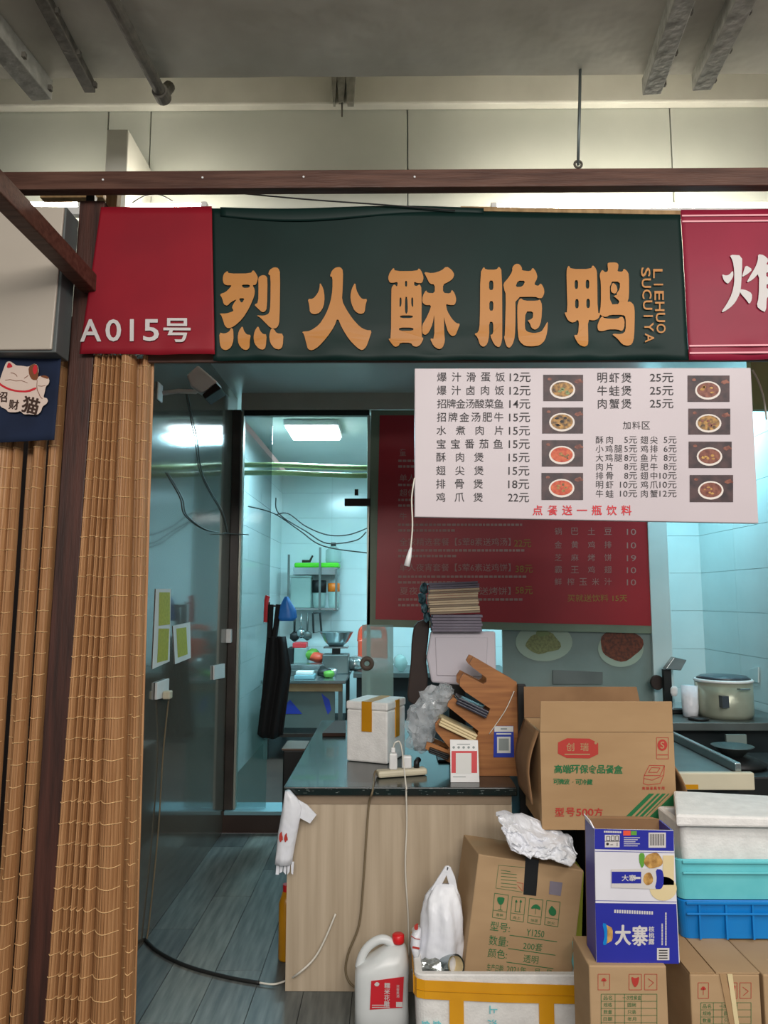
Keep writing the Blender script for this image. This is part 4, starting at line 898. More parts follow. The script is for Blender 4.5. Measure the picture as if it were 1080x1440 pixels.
# gas burner, right below
t = root('gas_burner', 'black gas burner with a steel dish low at the right edge', 'stove', (1.95, 4.2, 0))
G().box(1.63, 2.40, 3.9, 4.5, 0.0, 0.70).to('cabinet', 'black_plastic', t, bevel=0.01)
G().lathe(1.85, 4.15, [(0.16, 0.701), (0.17, 0.72), (0.10, 0.75), (0.04, 0.752)], 28).to('burner_ring', 'black_plastic', t, smooth=True)
G().lathe(1.85, 4.15, [(0.05, 0.7525), (0.10, 0.80), (0.11, 0.805), (0.04, 0.775)], 24).to('burner_head', 'steel_dull', t, smooth=True)
o = G().box(2.0, 2.12, 4.56, 4.58, 0.60, 0.79).to('wall_plate', 'panel_grey'); tag(o, 'grey plate standing behind the black gas burner', 'plate')

# ================================================================ COUNTER
CZ, CY = 0.815, 3.23
cl, cr = H(403, 1250, Y=CY).x, H(722, 1250, Y=CY).x
ct = root('service_counter', 'service counter with pale wood-look front and glossy black stone top', 'counter', ((cl + cr) / 2, 3.5, 0))
G().box(cl, cr, CY, CY + 0.02, 0.001, CZ - 0.035).to('front_panel', 'laminate', ct, bevel=0.001)
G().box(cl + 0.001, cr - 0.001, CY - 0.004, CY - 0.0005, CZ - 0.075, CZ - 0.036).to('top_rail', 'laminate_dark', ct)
G().box(cl, cl + 0.02, CY + 0.0205, 4.86, 0.001, CZ - 0.035).to('side_panel', 'laminate', ct)
G().box(cr - 0.02, cr, CY + 0.0205, 3.85, 0.001, CZ - 0.035).to('side_panel', 'laminate', ct)
xl, xr = cl - 0.015, cr + 0.02
top = [(xl, CY - 0.03), (xr, CY - 0.03), (xr, 3.95), (0.12, 3.95), (0.12, 4.9), (xl, 4.9)]
tp = G().ext([(x, y, CZ - 0.034) for x, y in top], (0, 0, 0.034)).to('stone_top', 'stone', ct, bevel=0.004)
random.seed(8); g = G()
for _ in range(46):
    x = random.uniform(xl, xr); z = random.uniform(CZ - 0.03, CZ - 0.004); w = random.uniform(0.002, 0.016); h_ = random.uniform(0.0004, 0.0014); g.box(x, x + w, CY - 0.031, CY - 0.0295, z, z + h_)
g.to('stone_flecks', 'stone_fleck', tp, kind='stuff')

def onC(px, py): return H(px, py, Z=CZ)
# foam box on the counter
c = onC(519, 1077)
fb = root('foam_box', 'small white foam box with orange tape on the counter', 'box', (c.x, c.y + 0.13, CZ))
A = math.radians(-22); W0, D0, H0 = 0.215, 0.24, 0.285
base = Vector((H(486, 1074, Z=CZ).x, H(486, 1070, Z=CZ).y, CZ + 0.001))
R = Matrix.Rotation(A, 3, 'Z')
def fbp(x, y, z): return base + R @ Vector((x, y, z))
def fbox(x0, x1, y0, y1, z0, z1, tp_=1.0):
    return G().hexa([fbp(x0, y0, z0), fbp(x1, y0, z0), fbp(x1, y0, z1), fbp(x0, y0, z1), fbp(x0, y1, z0), fbp(x1, y1, z0), fbp(x1, y1, z1), fbp(x0, y1, z1)])
fbox(0, W0, 0, D0, 0, 0.245).to('body', 'foam', fb, bevel=0.008)
fbox(-0.003, W0 + 0.003, -0.003, D0 + 0.003, 0.2455, H0).to('lid', 'foam', fb, bevel=0.008)
fbox(0.082, 0.135, -0.0045, 0.0, 0.145, H0 + 0.001).to('tape_strip', 'tape', fb)
fbox(0.082, 0.135, -0.0045, D0, H0 + 0.0003, H0 + 0.0013).to('tape_strip', 'tape', fb)
fbox(W0, W0 + 0.0045, 0.10, 0.15, 0.11, H0 + 0.001).to('tape_strip', 'tape', fb)
# thin board lying on the counter
q = [onC(453, 1036), onC(486, 1036), onC(486, 1018), onC(470, 1018)]
o = G().ext([a + Vector((0, 0, 0.001)) for a in q], (0, 0, 0.02)).to('thin_board', 'wood_char', bevel=0.002); tag(o, 'thin dark-edged board lying on the counter left of the foam box', 'board')
# power strip
ps = root('power_strip', 'cream power strip with plugs lying on the counter edge', 'power strip', onC(565, 1095))
a = onC(530, 1095); b = onC(599, 1090)
d = (b - a); d.z = 0; L_ = d.length; an = math.atan2(d.y, d.x)
mid = (a + b) / 2 + Vector((0, 0.02, 0)); mid.y = max(mid.y, CY + 0.02)
G().hexa(rbox((mid.x, mid.y, CZ + 0.001), (L_, 0.055, 0.03), an)).to('strip_body', 'cream_plastic', ps, bevel=0.01)
def onS(px): return Vector((H(px, 1085, Y=mid.y).x, mid.y + (H(px, 1085, Y=mid.y).x - mid.x) * math.tan(an), CZ + 0.031))
s = onS(553); G().box(s.x - 0.018, s.x + 0.018, s.y - 0.018, s.y + 0.018, s.z, s.z + 0.07).to('charger', 'white_plastic', ps, bevel=0.006)
s3 = s + Vector((0.0, 0, 0.071)); G().box(s3.x - 0.009, s3.x + 0.009, s3.y - 0.006, s3.y + 0.006, s3.z, s3.z + 0.022).to('usb_plug', 'white_plastic', ps, bevel=0.003)
s4 = onS(572); G().box(s4.x - 0.022, s4.x + 0.022, s4.y - 0.014, s4.y + 0.02, s4.z, s4.z + 0.055).to('adapter', 'white_plastic', ps, bevel=0.008)
s2 = onS(586); G().tube([s2, s2 + Vector((0, 0, 0.025)), s2 + Vector((0.01, 0.02, 0.03))], 0.013, 10).to('plug', 'black_plastic', ps, smooth=True)
FYc = CY - 0.045
wire([s3 + Vector((0, 0, 0.022)), s3 + Vector((0.01, -0.005, 0.045)), s3 + Vector((0.035, -0.02, 0.035)), Vector((H(571, 1090, Y=FYc).x, FYc, CZ + 0.005)), H(571, 1108, Y=FYc), H(572, 1160, Y=CY - 0.012), H(570, 1220, Y=CY - 0.012), H(574, 1290, Y=CY - 0.012), H(575, 1345, Y=CY - 0.012)], 0.0035, 'cable_white', 'white charging cable hanging down the counter front')
e0 = Vector((mid.x - L_ / 2 + 0.01, mid.y - 0.03 * 0, CZ + 0.02))
wire([e0, e0 + Vector((-0.015, -0.04, 0.002)), H(524, 1112, Y=CY - 0.045), H(519, 1130, Y=CY - 0.014), H(515, 1180, Y=CY - 0.014), H(511, 1240, Y=CY - 0.014), H(505, 1300, Y=CY - 0.014), H(490, 1340, Y=CY - 0.014), H(486, 1365, Y=CY - 0.016), H(492, 1382, Y=CY - 0.03), H(505, 1392, Y=CY - 0.06)], 0.0045, 'cable_beige', 'brownish mains lead looping down the counter front to behind the jug')
# slotted wooden bag holder
HB = 3.40
hb = root('bag_holder', 'slotted orange-brown wooden bag holder standing on the counter', 'bag holder', (H(665, 1095, Y=HB).x, HB, CZ))
k = lambda L: [(460 + x / 3.6, 800 + y / 3.6) for x, y in L]
out = k([(738,465),(752,470),(960,590),(965,640),(972,1066),(770,1066),(735,1062),(640,1010),(497,928),(505,895),(540,905),(612,935),(620,925),(548,835),(548,800),(570,775),(700,850),(762,858),(768,840),(608,712),(615,690),(638,668),(790,760),(815,755),(826,725),(700,640),(672,610),(672,575),(690,548),(790,600),(806,590),(808,570),(735,515),(722,495)])
zb = CZ + 0.001
def board(Y, name, m):
    vs, fs = fill([out]); vs = [PY(HB)(x, y) for x, y in vs]
    ring = [PY(HB)(x, y) for x, y in out]
    lo = min(v.z for v in ring); dz = zb - lo
    g = G(); n = len(vs)
    g.add([v + Vector((0, Y - HB, dz)) for v in vs], fs); g.add([v + Vector((0, Y - HB + 0.022, dz)) for v in vs], fs)
    n = len(ring); g.add([v + Vector((0, Y - HB, dz)) for v in ring] + [v + Vector((0, Y - HB + 0.022, dz)) for v in ring], [(i, (i + 1) % n, (i + 1) % n + n, i + n) for i in range(n)])
    return g.to(name, m, hb, normals=False)
board(HB, 'slotted_board', 'wood_orange'); board(HB + 0.16, 'slotted_board', 'wood_orange')
G().box(H(660, 1080, Y=HB).x, H(726, 1080, Y=HB).x - 0.01, HB + 0.023, HB + 0.159, CZ + 0.001, CZ + 0.02).to('base_board', 'wood_char', hb)
# bags in the slots
def slotbag(p0, p1, w, m, label, name='bag_stack', Y=HB + 0.02):
    a, b = PY(Y)(*p0), PY(Y)(*p1); d = (b - a).normalized(); n = Vector((-d.z, 0, d.x)) * w / 2
    g = G()
    for i in range(3):
        o_ = Vector((0, -0.05 + 0.0 * i, 0)); t0 = (-1 + i * 0.66) ; t1 = t0 + 0.6
        g.ext([a + n * t0 + o_, b + n * t0 + o_, b + n * t1 + o_, a + n * t1 + o_], (0, 0.16, 0))
    return thing(g, name, m, label, 'bags', bevel=0.003)
slotbag((642, 983), (684, 1003), 0.034, 'bag_black', 'dark folded bags lying in the middle slot of the wooden holder')
slotbag((618, 1012), (668, 1036), 0.036, 'cream_print', 'cream printed paper bags in the lower slot of the wooden holder')
slotbag((603, 1052), (630, 1062), 0.024, 'black_plastic', 'black bag roll in the lowest slot of the wooden holder')
g = G()
for i, (x, y, r1, r2) in enumerate(((598, 1010, 0.075, 0.10), (612, 985, 0.07, 0.06), (592, 1035, 0.055, 0.07), (625, 972, 0.04, 0.035))):
    c = H(x, y, Y=HB + 0.10); g.blob(c, (r1, 0.05, r2), 0.5, 1.8, i * 3, 3)
thing(g, 'clear_bags', 'bag_clear', 'crumpled clear plastic bags bulging left of the wooden holder', 'bags', smooth=False)
wire([H(723, 972, Y=HB - 0.01), H(710, 1000, Y=HB - 0.008), H(688, 1032, Y=HB - 0.006)], 0.002, 'cable_white', 'thin string hanging across the wooden bag holder', 'string')
# payment cards (the codes themselves are left out)
qc = root('payment_stand', 'white card with a red band leaning on the front of the bag holder', 'sign card', (H(652, 1098, Y=3.30).x, 3.30, CZ))
A_ = [H(x, y, Y=3.315) for x, y in ((633, 1040), (672, 1041), (673, 1098), (633, 1098))]
A_[2].z = A_[3].z = CZ + 0.001; A_[2].y -= 0.03; A_[3].y -= 0.03
G().ext(A_, (0, 0.004, 0)).to('card', 'white_plastic', qc)
P_ = Pl(A_[0], (A_[1] - A_[0]).cross(A_[3] - A_[0]), 0.001)
g = G(); prect(g, 635, 1056, 671, 1087, P_); g.to('red_band', 'card_red', qc)
g = G(); prect(g, 641, 1059, 663, 1088, P_.up(0.0006)); g.to('white_square', 'paper_white', qc)
g = G(); prect(g, 642.5, 1046, 661, 1047, P_); [pell(g, x, 1051, 1.8, 1.8, P_, 10) for x in (638, 645, 652, 659, 666)]; prect(g, 637, 1092, 655, 1093, P_); g.to('small_print', 'grey_print', qc)
bc = root('payment_card', 'blue payment card stuck on the right side of the bag holder', 'sign card', H(708, 1065, Y=HB - 0.004))
G().ext([PY(HB - 0.004)(*p) for p in ((695, 1021), (722, 1021), (723, 1065), (694, 1065))], (0, 0.003, 0)).to('card', 'card_blue', bc)
P_ = PY(HB - 0.0048)
g = G(); prect(g, 695.3, 1021.3, 721.7, 1029, P_); prect(g, 699, 1036, 718, 1059, P_); prect(g, 698, 1031, 719, 1033, P_); g.to('white_print', 'paper_white', bc)
g = G(); prect(g, 704, 1024, 713, 1026, P_.up(0.0004)); prect(g, 701.5, 1038.5, 715.5, 1055.5, P_.up(0.0004)); g.to('small_print', 'grey_print', bc)
o = G().box(0.562, 0.598, 3.36, 3.385, 0.0, H(730, 962, Y=3.37).z).to('dark_gap_strip', 'black_plastic', bevel=0.003); tag(o, 'narrow black strip added to fill the dark gap between the counter end and the large open carton', 'board')  # made-up upright, its black stands in for the dark gap here
# white till and paper stack, brown panel
TYp = 3.72
tp2 = root('till_monitor', 'white back of a till monitor behind the wooden bag holder', 'monitor', (H(650, 970, Y=TYp).x, TYp + 0.05, CZ))
G().ext([PY(TYp)(*p) for p in ((606, 888), (697, 888), (698, 945), (690, 968), (607, 960), (600, 925))], (0, 0.05, 0)).to('housing', 'pos_white', tp2, bevel=0.01)
G().ext([PY(TYp - 0.008)(*p) for p in ((612, 896), (686, 896), (684, 952), (614, 950))], (0, 0.0075, 0)).to('back_cover', 'pos_white', tp2, bevel=0.006)
z_ = H(650, 960, Y=TYp).z; x_ = H(640, 960, Y=TYp).x
G().box(x_ - 0.03, x_ + 0.05, TYp + 0.01, TYp + 0.045, CZ + 0.012, z_ + 0.01).to('neck', 'black_plastic', tp2)
G().box(x_ - 0.09, x_ + 0.11, TYp - 0.05, TYp + 0.12, CZ + 0.001, CZ + 0.012).to('foot', 'black_plastic', tp2, bevel=0.004)
zt2 = H(650, 888, Y=TYp).z
x0, x1 = H(600, 880, Y=TYp).x, H(672, 880, Y=TYp).x
def slab2(pys, pxs, Y0, m, name, label, cat, dY=0.10):
    return thing(G().ext([PY(Y0)(*p) for p in pxs], (0, dY, 0)), name, m, label, cat, bevel=0.002)
g = G(); zz = zt2 + 0.001
stack = root('paper_stack', 'stack of lilac and grey folders on top of the till monitor', 'paper stack', ((x0 + x1) / 2, TYp + 0.03, zt2))
random.seed(4)
hz = H(650, 864, Y=TYp).z
n = 6
for i in range(n):
    z0_ = zz + (hz - zz) * i / n; j = random.uniform(-0.01, 0.01)
    G().box(x0 + 0.03 + j, x1 + 0.02 + j, TYp - 0.05, TYp + 0.10, z0_, z0_ + (hz - zz) / n - 0.002).to('folder', 'paper_lilac', stack)
st2 = root('menu_pile', 'pile of cream papers with frayed edges topmost above the till monitor', 'paper stack', ((x0 + x1) / 2, TYp + 0.03, hz))
zt3 = H(650, 820, Y=TYp).z; n = 14
for i in range(n):
    z0_ = hz + (zt3 - hz) * i / n + 0.0005; j = random.uniform(-0.006, 0.006)
    G().hexa([Vector(p) + Vector((0, 0, (p[0] - x0) * 0.04)) for p in ((x0 + 0.01 + j, TYp - 0.06, z0_), (x1 + j, TYp - 0.06, z0_), (x1 + j, TYp - 0.06, z0_ + (zt3 - hz) / n - 0.0018), (x0 + 0.01 + j, TYp - 0.06, z0_ + (zt3 - hz) / n - 0.0018), (x0 + 0.01 + j, TYp + 0.09, z0_), (x1 + j, TYp + 0.09, z0_), (x1 + j, TYp + 0.09, z0_ + (zt3 - hz) / n - 0.0018), (x0 + 0.01 + j, TYp + 0.09, z0_ + (zt3 - hz) / n - 0.0018))]).to('sheet', ('paper' if i % 3 else 'paper_dark') if i < n - 3 else 'paper_lilac', st2)
g = G()
for i, (x, y) in enumerate(((596, 828), (594, 842), (597, 856), (600, 868))): g.blob(H(x, y, Y=TYp), (0.018, 0.03, 0.028), 0.5, 3, i, 2)
thing(g, 'fabric_scrap', 'teal_mottle', 'mottled teal fabric hanging down the left side of the paper pile', 'fabric')
g = G(); ring = [(583, 876), (604, 868), (603, 895), (599, 925), (603, 960), (594, 990), (583, 992), (572, 985), (575, 955), (578, 930), (579, 900)]
g.ext([PY(3.80)(*p) for p in chaikin(ring)], (0, 0.04, 0)); thing(g, 'curved_panel', 'dark_brown', 'dark brown curved chair back left of the white till monitor', 'chair back', bevel=0.006)
# hanging white bag at the counter corner
by = CY - 0.055
wb = root('hanging_bag', 'white plastic bag with red marks knotted at the left corner of the counter', 'bag', H(405, 1230, Y=by))
rows_ = ((1112, 401, 408), (1122, 399, 418), (1135, 397, 424), (1150, 395, 422), (1170, 392, 418), (1190, 390, 414), (1205, 388, 411), (1215, 387, 410))
g = G().loft([((H(a, y, Y=by).x + H(b, y, Y=by).x) / 2, by, H(a, y, Y=by).z, (H(b, y, Y=by).x - H(a, y, Y=by).x) / 2, 0.022) for y, a, b in rows_[::-1]], 28, 0.10, 6)
g.to('bag_body', 'bag_white', wb, smooth=True)
g = G().ext([PY(by - 0.003)(*p) for p in ((418, 1124), (432, 1132), (445, 1146), (436, 1158), (421, 1150), (414, 1140))], (0, 0.006, 0)); g.to('loose_end', 'bag_white', wb)
g = G()
for i in range(5):
    x = 389 + i * 5; g.ext([PY(by)(x, 1212), PY(by)(x + 4.5, 1212), PY(by)(x + 3, 1230 - (i % 2) * 4), PY(by)(x - 1.5 + i * .5, 1230 - (i % 3) * 2)], (0, 0.004, 0))
g.to('ragged_hem', 'bag_white', wb)
g = G(); P_ = PY(by - 0.026); pell(g, 395, 1177, 2.6, 7, P_, 12, 0.2); pell(g, 402, 1178, 2.4, 6, P_, 12, 0.3); g.to('red_mark', 'print_redbrown', wb)
# orange and red item beside the counter's left side
o = G().lathe(cl - 0.035, 3.50, [(0.03, 0.001), (0.035, 0.01), (0.035, 0.24), (0.018, 0.29)], 18); o = o.to('oil_bottle', 'tape', smooth=True)
tag(o, 'amber bottle on the floor just behind the left edge of the counter', 'bottle')
G().lathe(cl - 0.035, 3.50, [(0.018, 0.2905), (0.018, 0.32)], 14).to('bottle_cap', 'red_plastic', o)
ORG[o] = ORG.get(o)

# ================================================================ FLOOR PILE
# jug
JY = 3.0
jg = root('liquid_jug', 'translucent white jug with a red cap and red label on the floor', 'jug', (H(537, 1430, Y=JY).x, JY, 0))
def jr(y, a, b, ry): p, q = H(a, y, Y=JY), H(b, y, Y=JY); return ((p.x + q.x) / 2, JY, p.z, (q.x - p.x) / 2, ry)
rings = [(H(537, 1430, Y=JY).x, JY, 0.001, 0.09, 0.055), (H(537, 1430, Y=JY).x, JY, 0.014, 0.103, 0.066), jr(1412, 499, 574, 0.07), jr(1380, 499, 574, 0.07), jr(1363, 499.5, 575, 0.07), jr(1356, 503, 575, 0.068), jr(1350, 512, 575, 0.064), jr(1344, 522, 574, 0.058), jr(1337, 532, 573, 0.045), jr(1331, 541, 571, 0.032), jr(1327, 551, 568, 0.022)]
G().loft(rings, 36, power=3.2).to('body', 'jug', jg, smooth=True)
G().tube(smooth_path([H(x, y, Y=JY) for x, y in ((505, 1360), (509, 1345), (517, 1332), (529, 1323), (541, 1321), (552, 1328), (553, 1337))]), 0.0165, 14).to('handle', 'jug', jg, smooth=True)
c = H(560, 1326, Y=JY); zc_ = H(560, 1313, Y=JY).z
G().lathe(c.x, JY, [(0.021, c.z + 0.001), (0.023, c.z + 0.006), (0.023, zc_ - 0.004), (0.018, zc_)], 24).to('cap', 'red_plastic', jg, smooth=True)
LB = PY(JY - 0.0725)
g = G().ext([LB(522, 1380), LB(568, 1374), LB(566, 1417), LB(520, 1420)], (0, 0.003, 0)); lb = g.to('label', 'print_red', jg)
g = G(); Lp = LB.up(0.001)
for i, ch in enumerate('糯米花雕'): put(g, ch, 544.5 + (-0.2 * i), 1386 + i * 8.6, 8, Lp, off=0.02)
for i, ch in enumerate('浓香黄酒'): put(g, ch, 559.5, 1387 + i * 4.6, 4.2, Lp)
shape(g, [[(526, 1384), (530, 1380.5), (534, 1383), (532, 1387), (528, 1387)]], Lp); prect(g, 557, 1409, 566, 1416, Lp); prect(g, 523, 1413, 545, 1414.2, Lp); prect(g, 523, 1416, 548, 1417.2, Lp)
g.to('lettering', 'print_white', lb)
# foam box big
FY0, FD = 2.75, 0.40
fbx0, fbx1, fz = H(583, 1385, Y=FY0).x, H(825, 1385, Y=FY0).x, H(700, 1371, Y=FY0).z
fo = root('foam_box', 'large open white foam box with yellow tape holding the tilted carton', 'box', ((fbx0 + fbx1) / 2, FY0 + FD / 2, 0))
tn = 0.028
def wall4(x0, x1, y0, y1, z0, z1, t_):
    g = G(); g.box(x0, x1, y0, y0 + t_, z0, z1); g.box(x0, x1, y1 - t_, y1, z0, z1); g.box(x0, x0 + t_, y0 + t_, y1 - t_, z0, z1); g.box(x1 - t_, x1, y0 + t_, y1 - t_, z0, z1); return g
def hollow(x0, x1, y0, y1, z0, z1, t_, zf, taper=0.0, r=0.02):
    """open-topped box shell as one closed skin with rounded corners"""
    cx, cy = (x0 + x1) / 2, (y0 + y1) / 2; n = 6
    def ring(hx, hy, z, rr):
        pts = []
        for sx, sy, a0 in ((1, 1, 0), (-1, 1, 90), (-1, -1, 180), (1, -1, 270)):
            for i in range(n + 1):
                a = math.radians(a0 + 90 * i / n); pts.append((cx + sx * (hx - rr) + rr * math.cos(a), cy + sy * (hy - rr) + rr * math.sin(a), z))
        return pts
    hx, hy = (x1 - x0) / 2, (y1 - y0) / 2
    R_ = [ring(hx - taper, hy - taper, z0, r), ring(hx, hy, z1 - 0.004, r), ring(hx - 0.004, hy - 0.004, z1, r), ring(hx - t_ + 0.003, hy - t_ + 0.003, z1, max(r - t_, 0.006)), ring(hx - t_, hy - t_, z1 - 0.005, max(r - t_, 0.006)), ring(hx - t_ - taper, hy - t_ - taper, zf, max(r - t_, 0.006))]
    m = len(R_[0]); vs = [p for q in R_ for p in q]
    fs = [(i * m + j, i * m + (j + 1) % m, (i + 1) * m + (j + 1) % m, (i + 1) * m + j) for i in range(len(R_) - 1) for j in range(m)]
    fs += [tuple(range(m - 1, -1, -1)), tuple((len(R_) - 1) * m + j for j in range(m))]
    return G().add(vs, fs)
hollow(fbx0, fbx1, FY0, FY0 + FD, 0.001, fz, tn, 0.03, 0.012, 0.035).to('shell', 'foam', fo)
tz1, tz0 = H(700, 1383, Y=FY0).z, H(700, 1408, Y=FY0).z
g = G(); q_ = 0.0035
tb_ = lambda dz: None
pa = [(fbx0 - q_, FY0 + 0.03, tz0 + 0.012, tz1 + 0.016), (fbx0 + 0.008, FY0 + 0.004, tz0 + 0.01, tz1 + 0.014), (fbx0 + 0.035, FY0 - q_, tz0 + 0.008, tz1 + 0.011), (fbx0 + 0.3, FY0 - q_, tz0 - 0.002, tz1 + 0.002), (fbx1 - 0.035, FY0 - q_, tz0 - 0.006, tz1 - 0.003), (fbx1 - 0.008, FY0 + 0.004, tz0 - 0.005, tz1 - 0.002), (fbx1 + q_, FY0 + 0.03, tz0 - 0.004, tz1 - 0.002)]
for (xa, ya, za, zb4), (xb, yb, zc4, zd4) in zip(pa, pa[1:]): g.poly([(xa, ya, za), (xb, yb, zc4), (xb, yb, zd4), (xa, ya, zb4)])
zm = [(x_4, y_4 - 0.002, (a_4 + b_4) / 2 - 0.003) for x_4, y_4, a_4, b_4 in pa]
g.to('tape_band', 'tape_deep', fo, solid=0.002); G().tube(zm, 0.0016, 5).to('tape_crease', 'tape', fo)
G().box(fbx0 - q_, fbx0 - 0.0005, FY0 + 0.02, FY0 + 0.36, tz0 + 0.02, tz1 + 0.016).to('tape_band', 'tape_deep', fo)
for a, b in ((632, 652), (758, 779)):
    G().box(H(a, 1420, Y=FY0).x, H(b, 1420, Y=FY0).x, FY0 - 0.004, FY0 + 0.02, 0.004, tz0 + 0.004).to('tape_strip', 'tape_deep', fo)
g = G(); P_ = PY(FY0 - 0.0045); pline(g, [(586, 1398), (640, 1402), (720, 1405), (822, 1404)], 1.6, P_); g.to('tape_shadow_line', 'tape', fo) if False else None
g = G(); P_ = PY(FY0 - 0.0025)
put(g, '上', 694, 1420, 11, P_, rot=math.pi / 2, off=0.02); put(g, '海', 692, 1440, 13, P_, rot=math.pi / 2, off=0.03)
for x in (599, 615): put(g, '鱼', x, 1441, 11, P_, rot=math.pi / 2, off=0.03)
g.to('lettering', 'crate_teal', fo, label='green lettering printed sideways')
# tilted carton in the foam box
def carton(root_, quad, dep, m, plane, bev=0.004):
    return G().ext([plane(*p) for p in quad], dep).to('body', m, root_, bevel=bev)
n_ = Vector((-0.10, -1, 0.04)); cp0 = H(735, 1300, Y=2.85)
CP = Pl(cp0, n_)
c1 = root('tilted_carton', 'tilted brown carton with green printing standing in the foam box', 'carton', (cp0.x, 3.0, 0.05))
ql = [(673, 1201), (821, 1224), (795, 1455), (643, 1442)]
qq = [CP(*p) for p in ql]
dv = Vector((-0.03, 0.265, -0.010))
G().ext(qq, dv).to('body', 'cardboard_b', c1, bevel=0.004)
g = G(); g.ext([CP.up(0.001)(*p) for p in ((739, 1206), (758, 1209), (754, 1260), (736, 1258))], (0, 0.0008, 0)); 
up_ = (qq[0] - qq[3]).normalized(); a_, b_ = CP(739, 1207), CP(758, 1210); g.ext([a_ + up_ * 0.006, b_ + up_ * 0.006, b_ + up_ * 0.006 + dv * 0.8, a_ + up_ * 0.006 + dv * 0.8], up_ * 0.001)
g.to('black_tape', 'black_tape', c1)
P_ = CP.up(0.0015); g = G(); th = 0.12
k = lambda x, y: (640 + x / 4.5, 1120 + y / 4.5)
def kb(pts, w): pline(g, [k(*p) for p in pts], w, P_)
for L in ([(275, 435), (258, 580), (425, 605)], [(275, 435), (440, 450)]): kb(L, 0.5)
for bx in ((250, 612, 338, 625, 322, 778, 236, 765), (362, 632, 446, 642, 432, 795, 348, 782), (472, 645, 556, 655, 540, 812, 458, 798), (580, 658, 665, 668, 650, 825, 566, 812)):
    P4 = [(bx[i], bx[i + 1]) for i in range(0, 8, 2)]; kb(P4 + [P4[0]], 0.7)
    a_, b_ = P4[0], P4[3]; f = 0.70; kb([(a_[0] + (b_[0] - a_[0]) * f, a_[1] + (b_[1] - a_[1]) * f), (P4[1][0] + (P4[2][0] - P4[1][0]) * f, P4[1][1] + (P4[2][1] - P4[1][1]) * f)], 0.6)
sh = lambda r: shape(g, [[k(*p) for p in r]], P_)
sh([(268, 635), (314, 640), (310, 665), (298, 685), (280, 685), (266, 662)]); kb([(290, 683), (287, 718)], 0.9); kb([(272, 716), (300, 720)], 0.9)
for dx in (0, 28): kb([(387 + dx, 662 + dx * .1), (380 + dx, 725 + dx * .1)], 0.9); sh([(388 + dx, 650), (397 + dx, 672), (378 + dx, 670)])
kb([(376, 727), (416, 732)], 0.9)
sh([(478, 712), (490, 690), (515, 680), (540, 700), (540, 720), (510, 708)]); kb([(512, 700), (507, 745)], 0.7)
sh([(600, 750), (590, 725), (600, 705), (612, 690), (625, 705), (640, 720), (640, 745), (625, 758)])
for x, y, s_ in ((282, 750, '易碎'), (390, 768, '向上'), (500, 785, '怕湿'), (608, 800, '防火')): put(g, s_, *k(x, y), 4.2, P_, rot=th, w=10)
for i, yy in enumerate((466, 485, 505, 525, 548, 570)): kb([(290, yy), (290 + (100 if i else 60), yy + 10)], 0.7)
put(g, '型号:', *k(285, 826), 13, P_, w=28, rot=th); put(g, 'Y1250', *k(508, 866), 9.5, P_, w=25, rot=th)
put(g, '数量:', *k(275, 915), 14, P_, w=27, rot=th); put(g, '200套', *k(492, 950), 11, P_, w=27, rot=th)
put(g, '颜色:', *k(268, 995), 13, P_, w=27, rot=th); put(g, '透明', *k(480, 1030), 11, P_, w=21, rot=th)
put(g, '生产日期:', *k(255, 1085), 10, P_, w=24, rot=th); put(g, '2021年', *k(388, 1097), 11, P_, w=27, rot=th); put(g, '月', *k(517, 1107), 8, P_, rot=th); put(g, '日', *k(594, 1115), 8, P_, rot=th)
for L in ([(345, 878), (645, 920)], [(335, 962), (635, 1005)], [(325, 1048), (622, 1090)]): kb(L, 1.0)
g.to('lettering', 'print_darkgreen', c1)
g = G(); kb([(390, 545), (430, 550), (428, 600)], 0.6); kb([(395, 560), (425, 600)], 0.6); g.to('red_mark', 'print_redbrown', c1)
g = G(); g.poly([P_(*k(600, 535)), P_(*k(680, 545)), P_(*k(668, 630)), P_(*k(594, 618))]); g.to('grey_square', 'paper_lilac', c1)
# crumpled white bag on the carton
def crumple(u, v):
    tp_ = [(696, 1139), (735, 1143), (772, 1160), (797, 1170), (809, 1196)]; bt = [(706, 1166), (718, 1194), (745, 1203), (770, 1206), (799, 1213)]
    def pick(L, u):
        k_ = min(int(u * 4), 3); f_ = u * 4 - k_; return (L[k_][0] * (1 - f_) + L[k_ + 1][0] * f_, L[k_][1] * (1 - f_) + L[k_ + 1][1] * f_)
    a, b = pick(tp_, u), pick(bt, u)
    p = H(a[0] + (b[0] - a[0]) * v, a[1] + (b[1] - a[1]) * v, Y=2.96 - 0.14 * v)
    rg = lambda q: 1 - abs(noise.noise(q)) * 2.2
    q = Vector((u * 6, v * 3.4, 0))
    p.y -= 0.040 * math.sin(math.pi * v) + 0.022 * rg(q) + 0.010 * rg(q * 2.3 + Vector((3, 1, 0)))
    p.z += 0.012 * noise.noise(q * 1.3 + Vector((9, 2, 1))) + 0.012 * math.sin(math.pi * v)
    p.x += 0.010 * noise.noise(q * 1.5 + Vector((1, 7, 4)))
    return p
thing(G().grid(crumple, 46, 22), 'crumpled_bag', 'bag_white', 'crumpled white plastic bag lying on top of the tilted carton', 'bag', smooth=False, solid=0.004)
